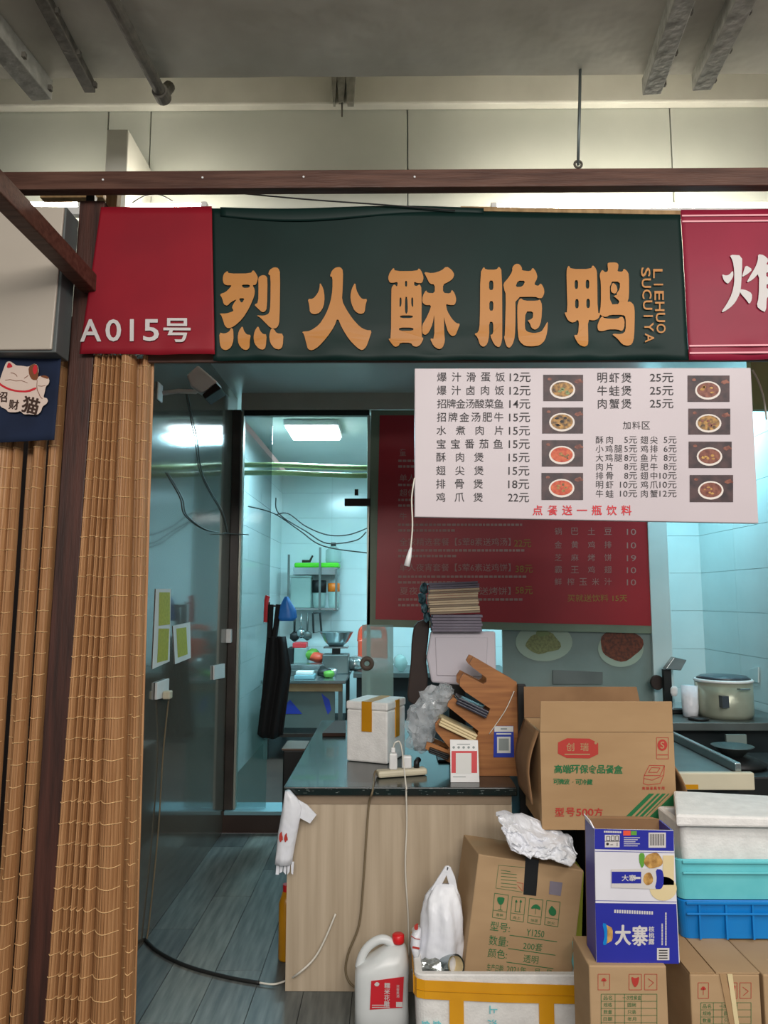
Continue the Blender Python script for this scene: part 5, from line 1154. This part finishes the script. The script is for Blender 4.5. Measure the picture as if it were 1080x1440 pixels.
# plastic bag in the foam box
PB = 2.95
def rr(y, a, b, ry, Y=PB): p, q = H(a, y, Y=Y), H(b, y, Y=Y); return ((p.x + q.x) / 2, Y, p.z, (q.x - p.x) / 2, ry)
pb = root('carrier_bag', 'standing white plastic carrier bag with tied handles in the foam box', 'bag', H(615, 1375, Y=PB))
G().loft([rr(1372, 594, 640, 0.05), rr(1362, 585, 648, 0.075), rr(1345, 584, 652, 0.085), rr(1325, 588, 652, 0.085), rr(1305, 592, 652, 0.08), rr(1285, 594, 651, 0.07), rr(1270, 596, 648, 0.055), rr(1260, 599, 645, 0.035), rr(1250, 606, 641, 0.018), rr(1243, 611, 639, 0.008)], 44, 0.13, 7, seed=2).to('bag_body', 'bag_white', pb, smooth=True)
def strip(pts, m='bag_white', dep=0.012, Y=PB): return G().ext([PY(Y - dep / 2)(*p) for p in pts], (0, dep, 0))
strip([(605, 1252), (614, 1238), (626, 1219), (632, 1218), (629, 1229), (622, 1243), (620, 1254)]).to('handle', 'bag_white', pb, bevel=0.002)
strip([(628, 1218), (634, 1220), (640, 1234), (645, 1258), (634, 1256), (631, 1243), (627, 1228)]).to('handle', 'bag_white', pb, bevel=0.002)
g = G().loft([rr(1342, 580, 590, 0.03, 2.9), rr(1330, 577, 591, 0.035, 2.9), rr(1315, 578, 592, 0.03, 2.9), rr(1306, 583, 592, 0.02, 2.9)], 20, 0.08, 5); o = thing(g, 'red_packet', 'bag_white', 'small white packet with red print leaning on the carrier bag', 'packet', smooth=True)
g = G(); P_ = PY(2.865); shape(g, [[(582, 1302), (588, 1297), (588, 1308), (583, 1308)], ], P_); pline(g, [(578, 1316), (584, 1320), (591, 1321)], 1.2, P_); pline(g, [(580, 1332), (590, 1334)], 3, P_); g.to('red_print', 'print_redbrown', o)
c = H(633, 1356, Y=2.86)
g = G().tube([c + Vector((0.02, -0.03, 0.01)), c + Vector((-0.02, 0.03, -0.02))], 0.036, 22, caps=False); g2 = G().tube([c + Vector((0.02, -0.03, 0.01)), c + Vector((-0.02, 0.03, -0.02))], 0.030, 22, caps=False)
tr_ = root('tape_roll', 'shiny tape roll lying in the foam box beside the carrier bag', 'tape roll', c)
g.to('outer_tape', 'steel', tr_, smooth=True); g2.to('core', 'cream_print', tr_, smooth=True)
thing(G().blob(H(603, 1366, Y=2.85), (0.055, 0.03, 0.04), 0.4, 2.5, 4, 3), 'foil_packet', 'foil', 'crumpled foil packet at the left end inside the foam box', 'packet')

# dark stand, big open carton
BYc = 2.90
bx0, bx1 = H(761, 1100, Y=BYc).x, H(950, 1100, Y=BYc).x
zb_, zf_, zt_ = H(850, 1167, Y=BYc).z, H(850, 1030, Y=BYc).z, H(850, 986, Y=BYc).z
st = root('plastic_stool', 'black plastic stool mostly hidden under the large open carton', 'stool', ((bx0 + bx1) / 2, 3.08, 0))
G().box(bx0 + 0.19, bx0 + 0.50, 2.96, 3.25, zb_ - 0.04, zb_ - 0.001).to('seat', 'black_plastic', st, bevel=0.01)
for a in (bx0 + 0.20, bx0 + 0.45):
    for b in (2.965, 3.20): G().box(a, a + 0.045, b, b + 0.045, 0.001, zb_ - 0.041).to('leg', 'black_plastic', st, bevel=0.005)
G().box(bx0 + 0.20, bx0 + 0.495, 3.015, 3.195, 0.05, zb_ - 0.05).to('inner_skirt', 'black_plastic', st)
c2 = root('open_carton', 'large open brown carton with red and green printing and upright flaps', 'carton', ((bx0 + bx1) / 2, BYc + 0.17, zb_))
D2 = 0.34; tt = 0.006
G().box(bx0, bx1, BYc, BYc + tt, zb_, zf_).to('front_wall', 'cardboard', c2)
G().box(bx0, bx1, BYc + D2 - tt, BYc + D2, zb_, zf_).to('rear_wall', 'cardboard', c2)
for a in (bx0, bx1 - tt): G().box(a, a + tt, BYc + tt, BYc + D2 - tt, zb_, zf_).to('side_wall', 'cardboard', c2)
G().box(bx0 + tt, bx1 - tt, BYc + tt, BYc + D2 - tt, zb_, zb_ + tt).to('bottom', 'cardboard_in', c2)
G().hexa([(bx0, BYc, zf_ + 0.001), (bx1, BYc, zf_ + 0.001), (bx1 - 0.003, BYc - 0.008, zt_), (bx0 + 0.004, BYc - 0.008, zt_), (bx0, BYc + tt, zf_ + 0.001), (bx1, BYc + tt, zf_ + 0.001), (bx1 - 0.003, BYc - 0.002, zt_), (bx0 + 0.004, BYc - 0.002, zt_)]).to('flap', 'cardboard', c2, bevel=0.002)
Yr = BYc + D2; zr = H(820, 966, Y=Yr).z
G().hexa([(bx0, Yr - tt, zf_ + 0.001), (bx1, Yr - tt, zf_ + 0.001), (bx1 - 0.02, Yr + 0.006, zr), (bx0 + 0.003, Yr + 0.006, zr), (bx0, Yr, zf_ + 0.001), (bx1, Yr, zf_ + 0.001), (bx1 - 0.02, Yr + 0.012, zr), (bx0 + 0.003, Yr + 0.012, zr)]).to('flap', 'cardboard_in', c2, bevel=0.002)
# side flap hanging outward on the left
g = G().grid(lambda u, v: Vector((bx0 - 0.001 - 0.042 * math.sin(min(v * 1.7, 1) * math.pi / 2) + 0.03 * max(0, v - 0.6) , BYc + 0.02 + (D2 - 0.04) * u, zf_ - v * 0.27)), 6, 12)
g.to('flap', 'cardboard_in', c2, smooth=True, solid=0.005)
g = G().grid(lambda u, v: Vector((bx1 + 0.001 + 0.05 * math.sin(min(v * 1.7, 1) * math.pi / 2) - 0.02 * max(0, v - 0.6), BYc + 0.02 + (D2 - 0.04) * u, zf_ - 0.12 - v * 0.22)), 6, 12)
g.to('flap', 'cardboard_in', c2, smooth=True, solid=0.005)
P_ = PY(BYc - 0.0015); k = lambda x, y: (740 + x / 4.909, 950 + y / 4.909)
g = G(); shape(g, [[k(220, 432), k(497, 436), k(497, 573), k(218, 568)]], P_); g.to('red_badge', 'print_redbrown', c2)
g = G(); put(g, '创', *k(304, 493), 11.5, P_.up(0.0006), off=0.01); put(g, '瑞', *k(402, 493), 11.5, P_.up(0.0006), off=0.01); pell(g, *k(480, 465), 2, 2, P_.up(0.0006), 12); prect(g, *k(265, 540), *k(440, 548), P_.up(0.0006)); g.to('lettering', 'cardboard', c2)
g = G(); spread(g, '高端环保食品餐盒', *(k(192, 0)[0], k(665, 0)[0]), k(0, 645)[1], 12, P_, off=0.035, dy=0.5); spread(g, '可微波', k(188, 0)[0], k(300, 0)[0], k(0, 732)[1], 8, P_, off=0.035); spread(g, '·可冷藏', k(303, 0)[0], k(458, 0)[0], k(0, 735)[1], 8, P_, off=0.035)
for pts in (((672, 988), (848, 815), (885, 815), (710, 988)), ((732, 988), (905, 815), (925, 815), (750, 988)), ((765, 988), (940, 815), (965, 815), (790, 988)), ((805, 988), (980, 815), (990, 815), (815, 988)), ((840, 985), (1018, 815), (1020, 1040), (850, 1040))):
    g.poly([P_(*k(*p)) for p in pts])
g.to('lettering', 'print_darkgreen', c2, label='green lettering and stripes')
g = G(); spread(g, '型号', k(200, 0)[0], k(335, 0)[0], k(0, 942)[1], 12.5, P_, off=0.035); put(g, '500', *k(405, 944), 10.5, P_, w=24.5, off=0.035); put(g, '方', *k(498, 944), 12.5, P_, off=0.035)
prrect(g, *k(900, 428), *k(982, 575), 0.7, P_); pell(g, *k(940, 480), 7, 8, P_, 18); prect(g, *k(905, 545), *k(978, 550), P_)
for L in ([(850, 620), (955, 622), (925, 690), (815, 690), (850, 620)], [(865, 635), (925, 637), (905, 668), (845, 668), (865, 635)], [(815, 690), (808, 745), (840, 755), (925, 745), (950, 690), (955, 622)], [(812, 710), (870, 722), (945, 690)]): pline(g, [k(*p) for p in L], 0.8, P_)
spread(g, '高档餐具专用', k(800, 0)[0], k(955, 0)[0], k(0, 778)[1], 4.4, P_, off=0.02)
g.to('lettering', 'print_redbrown', c2, label='red lettering and emblems')
g = G(); put(g, 'S', *k(940, 480), 10, P_.up(0.0006), off=0.02); g.to('emblem_stroke', 'cardboard', c2)

# floor cartons at lower right
CYc = 2.36
def print_carton(t, x0, y0, x1, P_, ox, s):
    g = G()
    for i, bx in enumerate(((0.12, 0.27), (0.52, 0.68), (0.72, 0.88))):
        a, b = x0 + (x1 - x0) * bx[0], x0 + (x1 - x0) * bx[1]; prrect(g, a, y0 + 12, b, y0 + 34, 0.7, P_)
        c_ = (a + b) / 2
        if i == 0: shape(g, [[(c_ - 5, y0 + 22), (c_, y0 + 16), (c_ + 5, y0 + 22)]], P_); pline(g, [(c_, y0 + 20), (c_, y0 + 29)], 0.7, P_)
        elif i == 1: shape(g, [[(c_ - 6, y0 + 15), (c_, y0 + 18), (c_ + 6, y0 + 15), (c_ + 4, y0 + 26), (c_, y0 + 31), (c_ - 4, y0 + 26)]], P_)
        else: pline(g, [(c_ - 4, y0 + 18), (c_ + 4, y0 + 24), (c_ - 3, y0 + 30)], 0.8, P_)
    g.to('red_mark', 'print_redbrown', t)
    g = G(); a, b = x0 + (x1 - x0) * 0.16, x0 + (x1 - x0) * 0.88; yy = y0 + 40
    prrect(g, a, yy, b, yy + 60, 0.7, P_)
    for i in range(1, 6): pline(g, [(a, yy + i * 10), (b, yy + i * 10)], 0.6, P_)
    for f in (0.25, 0.42, 0.72): pline(g, [(a + (b - a) * f, yy), (a + (b - a) * f, yy + 60)], 0.6, P_)
    for i in range(5):
        put(g, ('品名', '规格', '数量', '日期', '编号')[i], a + (b - a) * 0.12, yy + 5 + i * 10, 6, P_, w=12); put(g, ('一次性餐盒', '圆碗', '只装', '年月', '合格')[i], a + (b - a) * 0.55, yy + 5 + i * 10, 6, P_, w=(26, 12, 12, 12, 12)[i])
    g.to('lettering', 'print_darkgreen', t)
def floor_carton(pxl, pxr, pyt, label, D=0.36, m='cardboard_b', prn=True, Y=CYc, lx=None):
    x0, x1, z = H(pxl, pyt, Y=Y).x, H(pxr, pyt, Y=Y).x, H(pxl, pyt, Y=Y).z
    t = root('floor_carton', label, 'carton', ((x0 + x1) / 2, Y + D / 2, 0))
    G().box(x0, x1, Y, Y + D, 0.001, z).to('body', m, t, bevel=0.004)
    if prn: print_carton(t, pxl, pyt, pxr, PY(Y - 0.0015), 0, 1)
    return t, x0, x1, z
t1, a1, b1_, z1_ = floor_carton(828, 937, 1358, 'brown floor carton with red symbols directly under the blue box', D=0.2)
t2, a2, b2_, z2_ = floor_carton(970, 1068, 1370, 'brown floor carton with a loose tape strip under the blue crate', D=0.40, Y=2.39)
G().box(a2 + 0.10, a2 + 0.125, 2.39 - 0.004, 2.39 - 0.0022, 0.001, z2_).to('tape_strip', 'cream_print', t2) if False else G().ext([PY(2.39 - 0.004)(*p) for p in ((1012, 1370), (1021, 1370), (1036, 1445), (1027, 1445))], (0, 0.002, 0)).to('tape_strip', 'cardboard', t2)
G().ext([PY(2.39 - 0.006)(*p) for p in ((1023, 1370), (1030, 1370), (1040, 1445), (1034, 1445))], (0, 0.002, 0)).to('tape_strip', 'cream_print', t2)
zt_a = z2_
G().ext([(a2, 2.39, zt_a + 0.001), ((a2 + b2_) / 2 - 0.03, 2.39, zt_a + 0.001), ((a2 + b2_) / 2 - 0.03, 2.39 + 0.35, zt_a + 0.001), (a2, 2.39 + 0.35, zt_a + 0.001)], (0, 0, 0.004)).to('top_flap', 'cardboard', t2)
G().ext([((a2 + b2_) / 2 - 0.026, 2.39, zt_a + 0.001), (b2_, 2.39, zt_a + 0.001), (b2_, 2.39 + 0.35, zt_a + 0.001), ((a2 + b2_) / 2 - 0.026, 2.39 + 0.35, zt_a + 0.001)], (0, 0, 0.005)).to('top_flap', 'cardboard_b', t2)
t3, a3, b3_, z3_ = floor_carton(1073, 1200, 1371, 'brown floor carton cut off by the right edge of the picture', m='cardboard_b', prn=False, D=0.40, Y=2.39)
# blue box on carton
DY = 2.38
dbx = root('blue_carton', 'opened blue and white drink carton with white lettering standing on a floor carton', 'carton', (H(895, 1355, Y=DY).x, DY + 0.07, z1_))
QD = [(836, 1166), (947, 1168), (956, 1357), (839, 1354)]
Q3 = [PY(DY)(*p) for p in QD]; Q3[2].z = Q3[3].z = z1_ + 0.001
DV = Vector((0, 0.14, 0))
g = G()
th_ = 0.005
w0 = Q3
G().ext(w0, (0, th_, 0)).to('front_wall', 'milk_white', dbx)
G().ext([p + Vector((0, 0.11, 0)) for p in w0], (0, th_, 0)).to('rear_wall', 'cardboard_in', dbx)
G().ext([w0[0] + Vector((0, th_, 0.0)), w0[3] + Vector((0, th_, 0)), w0[3] + Vector((0, 0.11, 0)), w0[0] + Vector((0, 0.11, 0))], (th_, 0, 0)).to('side_wall', 'blue_print', dbx)
G().ext([w0[1] + Vector((-th_, th_, 0.0)), w0[2] + Vector((-th_, th_, 0)), w0[2] + Vector((-th_, 0.11, 0)), w0[1] + Vector((-th_, 0.11, 0))], (th_, 0, 0)).to('side_wall', 'blue_print', dbx)
G().ext([w0[3] + Vector((th_, th_, 0)), w0[2] + Vector((-th_, th_, 0)), w0[2] + Vector((-th_, 0.11, 0)), w0[3] + Vector((th_, 0.11, 0))], (0, 0, th_)).to('bottom', 'cardboard_in', dbx)
e1, e2 = w0[0], w0[1]
G().ext([e1 + Vector((0, 0.116, 0)), e2 + Vector((0, 0.116, 0)), e2 + Vector((-0.03, 0.12, 0.006)), e1 + Vector((0.0, 0.12, 0.006))], (0, 0.004, 0)).to('flap', 'cardboard_in', dbx)
G().ext([e1 + Vector((-0.001, 0.01, 0)), e1 + Vector((-0.001, 0.10, 0)), e1 + Vector((-0.010, 0.09, 0.02)), e1 + Vector((-0.010, 0.02, 0.02))], (0.004, 0, 0)).to('flap', 'milk_white', dbx)
P_ = PY(DY - 0.001); k = lambda x, y: (800 + x / 3.857, 1120 + y / 3.857)
def kq(L): return [P_(*k(*p)) for p in L]
G().poly(kq([(139, 176), (567, 186), (570, 296), (140, 286)])).to('blue_print', 'blue_print', dbx); G().poly(kq([(143, 578), (583, 583), (597, 908), (151, 900)])).to('blue_print', 'blue_print', dbx)
P2 = P_.up(0.0006); P3 = P_.up(0.0012)
g = G(); pline(g, [k(141, 297), k(572, 305)], 0.7, P_); pline(g, [k(142, 565), k(584, 572)], 0.7, P_); g.to('thin_line', 'blue_print', dbx)
g = G()
for x0, y0, x1, y1 in ((195, 208, 275, 276), (432, 196, 526, 278), (478, 822, 545, 888)): prect(g, *k(x0, y0), *k(x1, y1), P2)
put(g, '大', *k(290, 745), 21, P2, rot=0, w=20, off=0.02) if False else None
put(g, '大', *k(293, 752), 29, P2, off=0.05, w=23); put(g, '寨', *k(385, 755), 29, P2, off=0.035, w=23)
for i_, ch_ in enumerate('核桃露'): put(g, ch_, *k(448, 720 + i_ * 34), 8, P2, off=0.02)
for i in range(16): prect(g, *k(246 + i * 13.4, 614 + i * .6), *k(255 + i * 13.4, 632 + i * .6), P2)
for i in range(14): prect(g, *k(502, 690 + i * 8.5), *k(510, 696 + i * 8.5), P2)
for i in range(20): prect(g, *k(522, 630 + i * 9), *k(530, 637 + i * 9), P2)
for i in range(10): prect(g, *k(190 + i * 9.6, 186 + i * .3), *k(198 + i * 9.6, 196 + i * .3), P2)
for i in range(5): prect(g, *k(298, 222 + i * 11), *k(385 - 12 * (i % 3), 226 + i * 11), P2)
g.to('lettering', 'print_white', dbx)
g = G()
for i in range(9): prect(g, *k(440 + i * 9, 204), *k(443 + i * 9 + (i % 3), 266), P3)
prrect(g, *k(205, 216), *k(222, 240), 0.8, P3); prrect(g, *k(230, 214), *k(246, 240), 0.8, P3); prrect(g, *k(254, 214), *k(268, 240), 0.8, P3)
pline(g, [k(195, 243), k(275, 243)], 0.8, P3); pell(g, *k(210, 258), 2, 2, P3, 10); pline(g, [k(225, 262), k(240, 262)], 0.8, P3); pline(g, [k(262, 250), k(262, 270)], 0.8, P3)
for i in range(4): prect(g, *k(488, 832 + i * 14), *k(535, 838 + i * 14), P3)
g.to('dark_print', 'print_black', dbx)
g = G(); prect(g, *k(295, 185), *k(335, 212), P2); g.to('orange_print', 'coral_plastic', dbx)
g = G(); prect(g, *k(337, 187), *k(368, 210), P2); shape(g, [[k(382, 306), k(412, 308), k(410, 370), k(395, 392), k(380, 350)]], P2); g.to('green_print', 'leaf_print', dbx)
g = G(); pell(g, *k(512, 500), 19, 17, P2, 28); prect(g, *k(510, 320), *k(570, 480), P2); g.to('cream_print', 'cream_print', dbx)
g = G(); pell(g, *k(458, 348), 13, 11, P3, 20, 0.08); g.to('walnut_print', 'walnut_print', dbx)
g = G(); shape(g, [[k(230, 395), k(485, 390), k(485, 503), k(230, 495)]], P3.up(0.0004), soft=False); g.to('can_print', 'print_white', dbx)
P4_ = P3.up(0.0008)
g = G(); prect(g, *k(232, 408), *k(392, 472), P4_); shape(g, [[k(470, 394), k(505, 396), k(515, 430), k(513, 480), k(500, 503), k(465, 502), k(478, 450)]], P4_); g.to('can_blue', 'blue_print', dbx)
g = G(); put(g, '大寨', *k(325, 442), 9, P4_.up(0.0004), w=20, off=0.02); prect(g, *k(352, 436), *k(388, 448), P4_.up(0.0004)); g.to('lettering', 'print_white', dbx)
g = G(); pell(g, *k(430, 447), 7, 9, P4_, 16, 0.05); shape(g, [[k(182, 688), k(212, 700), k(238, 715), k(238, 780), k(212, 795), k(182, 808), k(195, 750)]], P2); g.to('walnut_print', 'walnut_print', dbx)
g = G(); shape(g, [[k(180, 685), k(208, 692), k(208, 803), k(182, 808), k(195, 748)]], P3); g.to('blue_badge', 'crate_blue', dbx)
# lime sheet and pale green bag between the cartons
o = G().ext([H(812, 1226, Y=3.02), H(821, 1226, Y=3.02), H(818, 1330, Y=3.02), H(803, 1330, Y=3.02)], (0, 0.12, 0)).to('lime_box', 'lime', bevel=0.002); tag(o, 'narrow lime green box showing right of the tilted carton', 'box')
bz = min((o.matrix_world @ v.co).z for v in o.data.vertices)
g = G().loft([rr(1362, 806, 822, 0.03, 2.80), rr(1352, 804, 830, 0.04, 2.80), rr(1338, 807, 834, 0.04, 2.80), rr(1325, 806, 836, 0.035, 2.80)], 22, 0.12, 5, seed=3)
o = thing(g, 'tissue_packet', 'crate_teal', 'pale green plastic packet wedged between the foam box and the blue carton', 'packet', smooth=True)
g = G(); pell(g, 816, 1332, 7, 5, PY(2.755), 18); g.to('green_print', 'print_darkgreen', o)
# crates at right
KX0 = H(957, 1300, Y=2.60).x
bzt = z2_ + 0.006
def crate_at(x0, x1, y0, y1, z0, z1, m, label, ribs):
    t = root('plastic_crate', label, 'crate', ((x0 + x1) / 2, (y0 + y1) / 2, z0))
    hollow(x0, x1, y0, y1, z0 + 0.001, z1, 0.006, z0 + 0.01, 0.012, 0.025).to('shell', m, t)
    hollow(x0 - 0.008, x1 + 0.008, y0 - 0.008, y1 + 0.008, z1 - 0.02, z1 + 0.001, 0.0075, z1 - 0.019, 0, 0.03) .to('rim', m, t) if False else None
    for zz_ in ((z1 - 0.012, z1 - 0.002), (z1 - 0.045, z1 - 0.038)): G().box(x0 + 0.02, x1 - 0.02, y0 - 0.008, y0 - 0.001, *zz_).to('rim', m, t, bevel=0.002)
    if ribs:
        n = 6
        for i in range(n): xx = x0 + 0.06 + i * (x1 - x0 - 0.12) / (n - 1) * (1 + 0.0 * i); G().box(xx, xx + 0.006, y0 - 0.006, y0 + 0.004, z0 + 0.005, z1 - 0.013).to('rib', m, t)
    return t
zb1 = H(1000, 1266, Y=2.60).z; zb2 = H(1000, 1207, Y=2.60).z
# support: floor carton 2 and 3 extend back under the crates
crate_at(KX0, KX0 + 0.56, 2.60, 2.88, bzt, zb1, 'crate_blue', 'blue plastic crate standing on the floor cartons at right', True)
crate_at(KX0 - 0.01, KX0 + 0.57, 2.59, 2.885, zb1 + 0.002, zb2, 'crate_teal', 'frosty teal plastic crate stacked on the blue crate', False)
fl2 = root('foam_box', 'white foam box with a skewed lid resting in the teal crate', 'box', (KX0 + 0.28, 2.75, zb1 + 0.02))
hollow(KX0 + 0.025, KX0 + 0.52, 2.625, 2.86, zb1 + 0.02, H(1000, 1160, Y=2.63).z, 0.025, zb1 + 0.05, 0.01, 0.02).to('body', 'foam', fl2)
zl = H(1000, 1160, Y=2.63).z
L0 = [H(952, 1150, Y=2.60), H(1110, 1187, Y=2.60)]
zt0, zt1 = L0[0].z, L0[1].z
zt0 = max(zt0, zl + 0.045); zt1 = zt0 - 0.02
G().hexa([(KX0 - 0.0, 2.60, zl + 0.002), (KX0 + 0.55, 2.58, zl + 0.002), (KX0 + 0.55, 2.58, zl + 0.032), (KX0, 2.60, zl + 0.042), (KX0 + 0.10, 2.885, zl + 0.01), (KX0 + 0.55, 2.87, zl + 0.002), (KX0 + 0.55, 2.87, zl + 0.032), (KX0 + 0.10, 2.885, zl + 0.050)]).to('lid', 'foam', fl2, bevel=0.008)

# groups of alike things
for base, grp in (('ceiling_pipe', 'pipes under the ceiling slab'), ('tube_lamp', 'tube lamps behind the banners'), ('bamboo_curtain', 'bamboo curtains beside the timber post'),
                  ('floor_carton', 'brown cartons on the floor at right'), ('plastic_crate', 'stacked plastic crates'), ('conduit', 'olive conduits in the kitchen'),
                  ('notice_sheets', 'notices taped to the left wall'), ('kitchen_utensil', 'utensils hanging under the kitchen rack'), ('food_heap', 'food on the kitchen table'),
                  ('jar', 'jars on the kitchen rack'), ('bag_stack', 'bags in the slotted wooden holder'), ('food_bag', 'bags on the back bench'), ('food_tray', 'small trays on the kitchen table'), ('steel_tray', 'steel trays on the kitchen table')):
    for o in bpy.data.objects:
        if o.parent is None and o.name.split('.')[0] == base and 'label' in o: o['group'] = grp
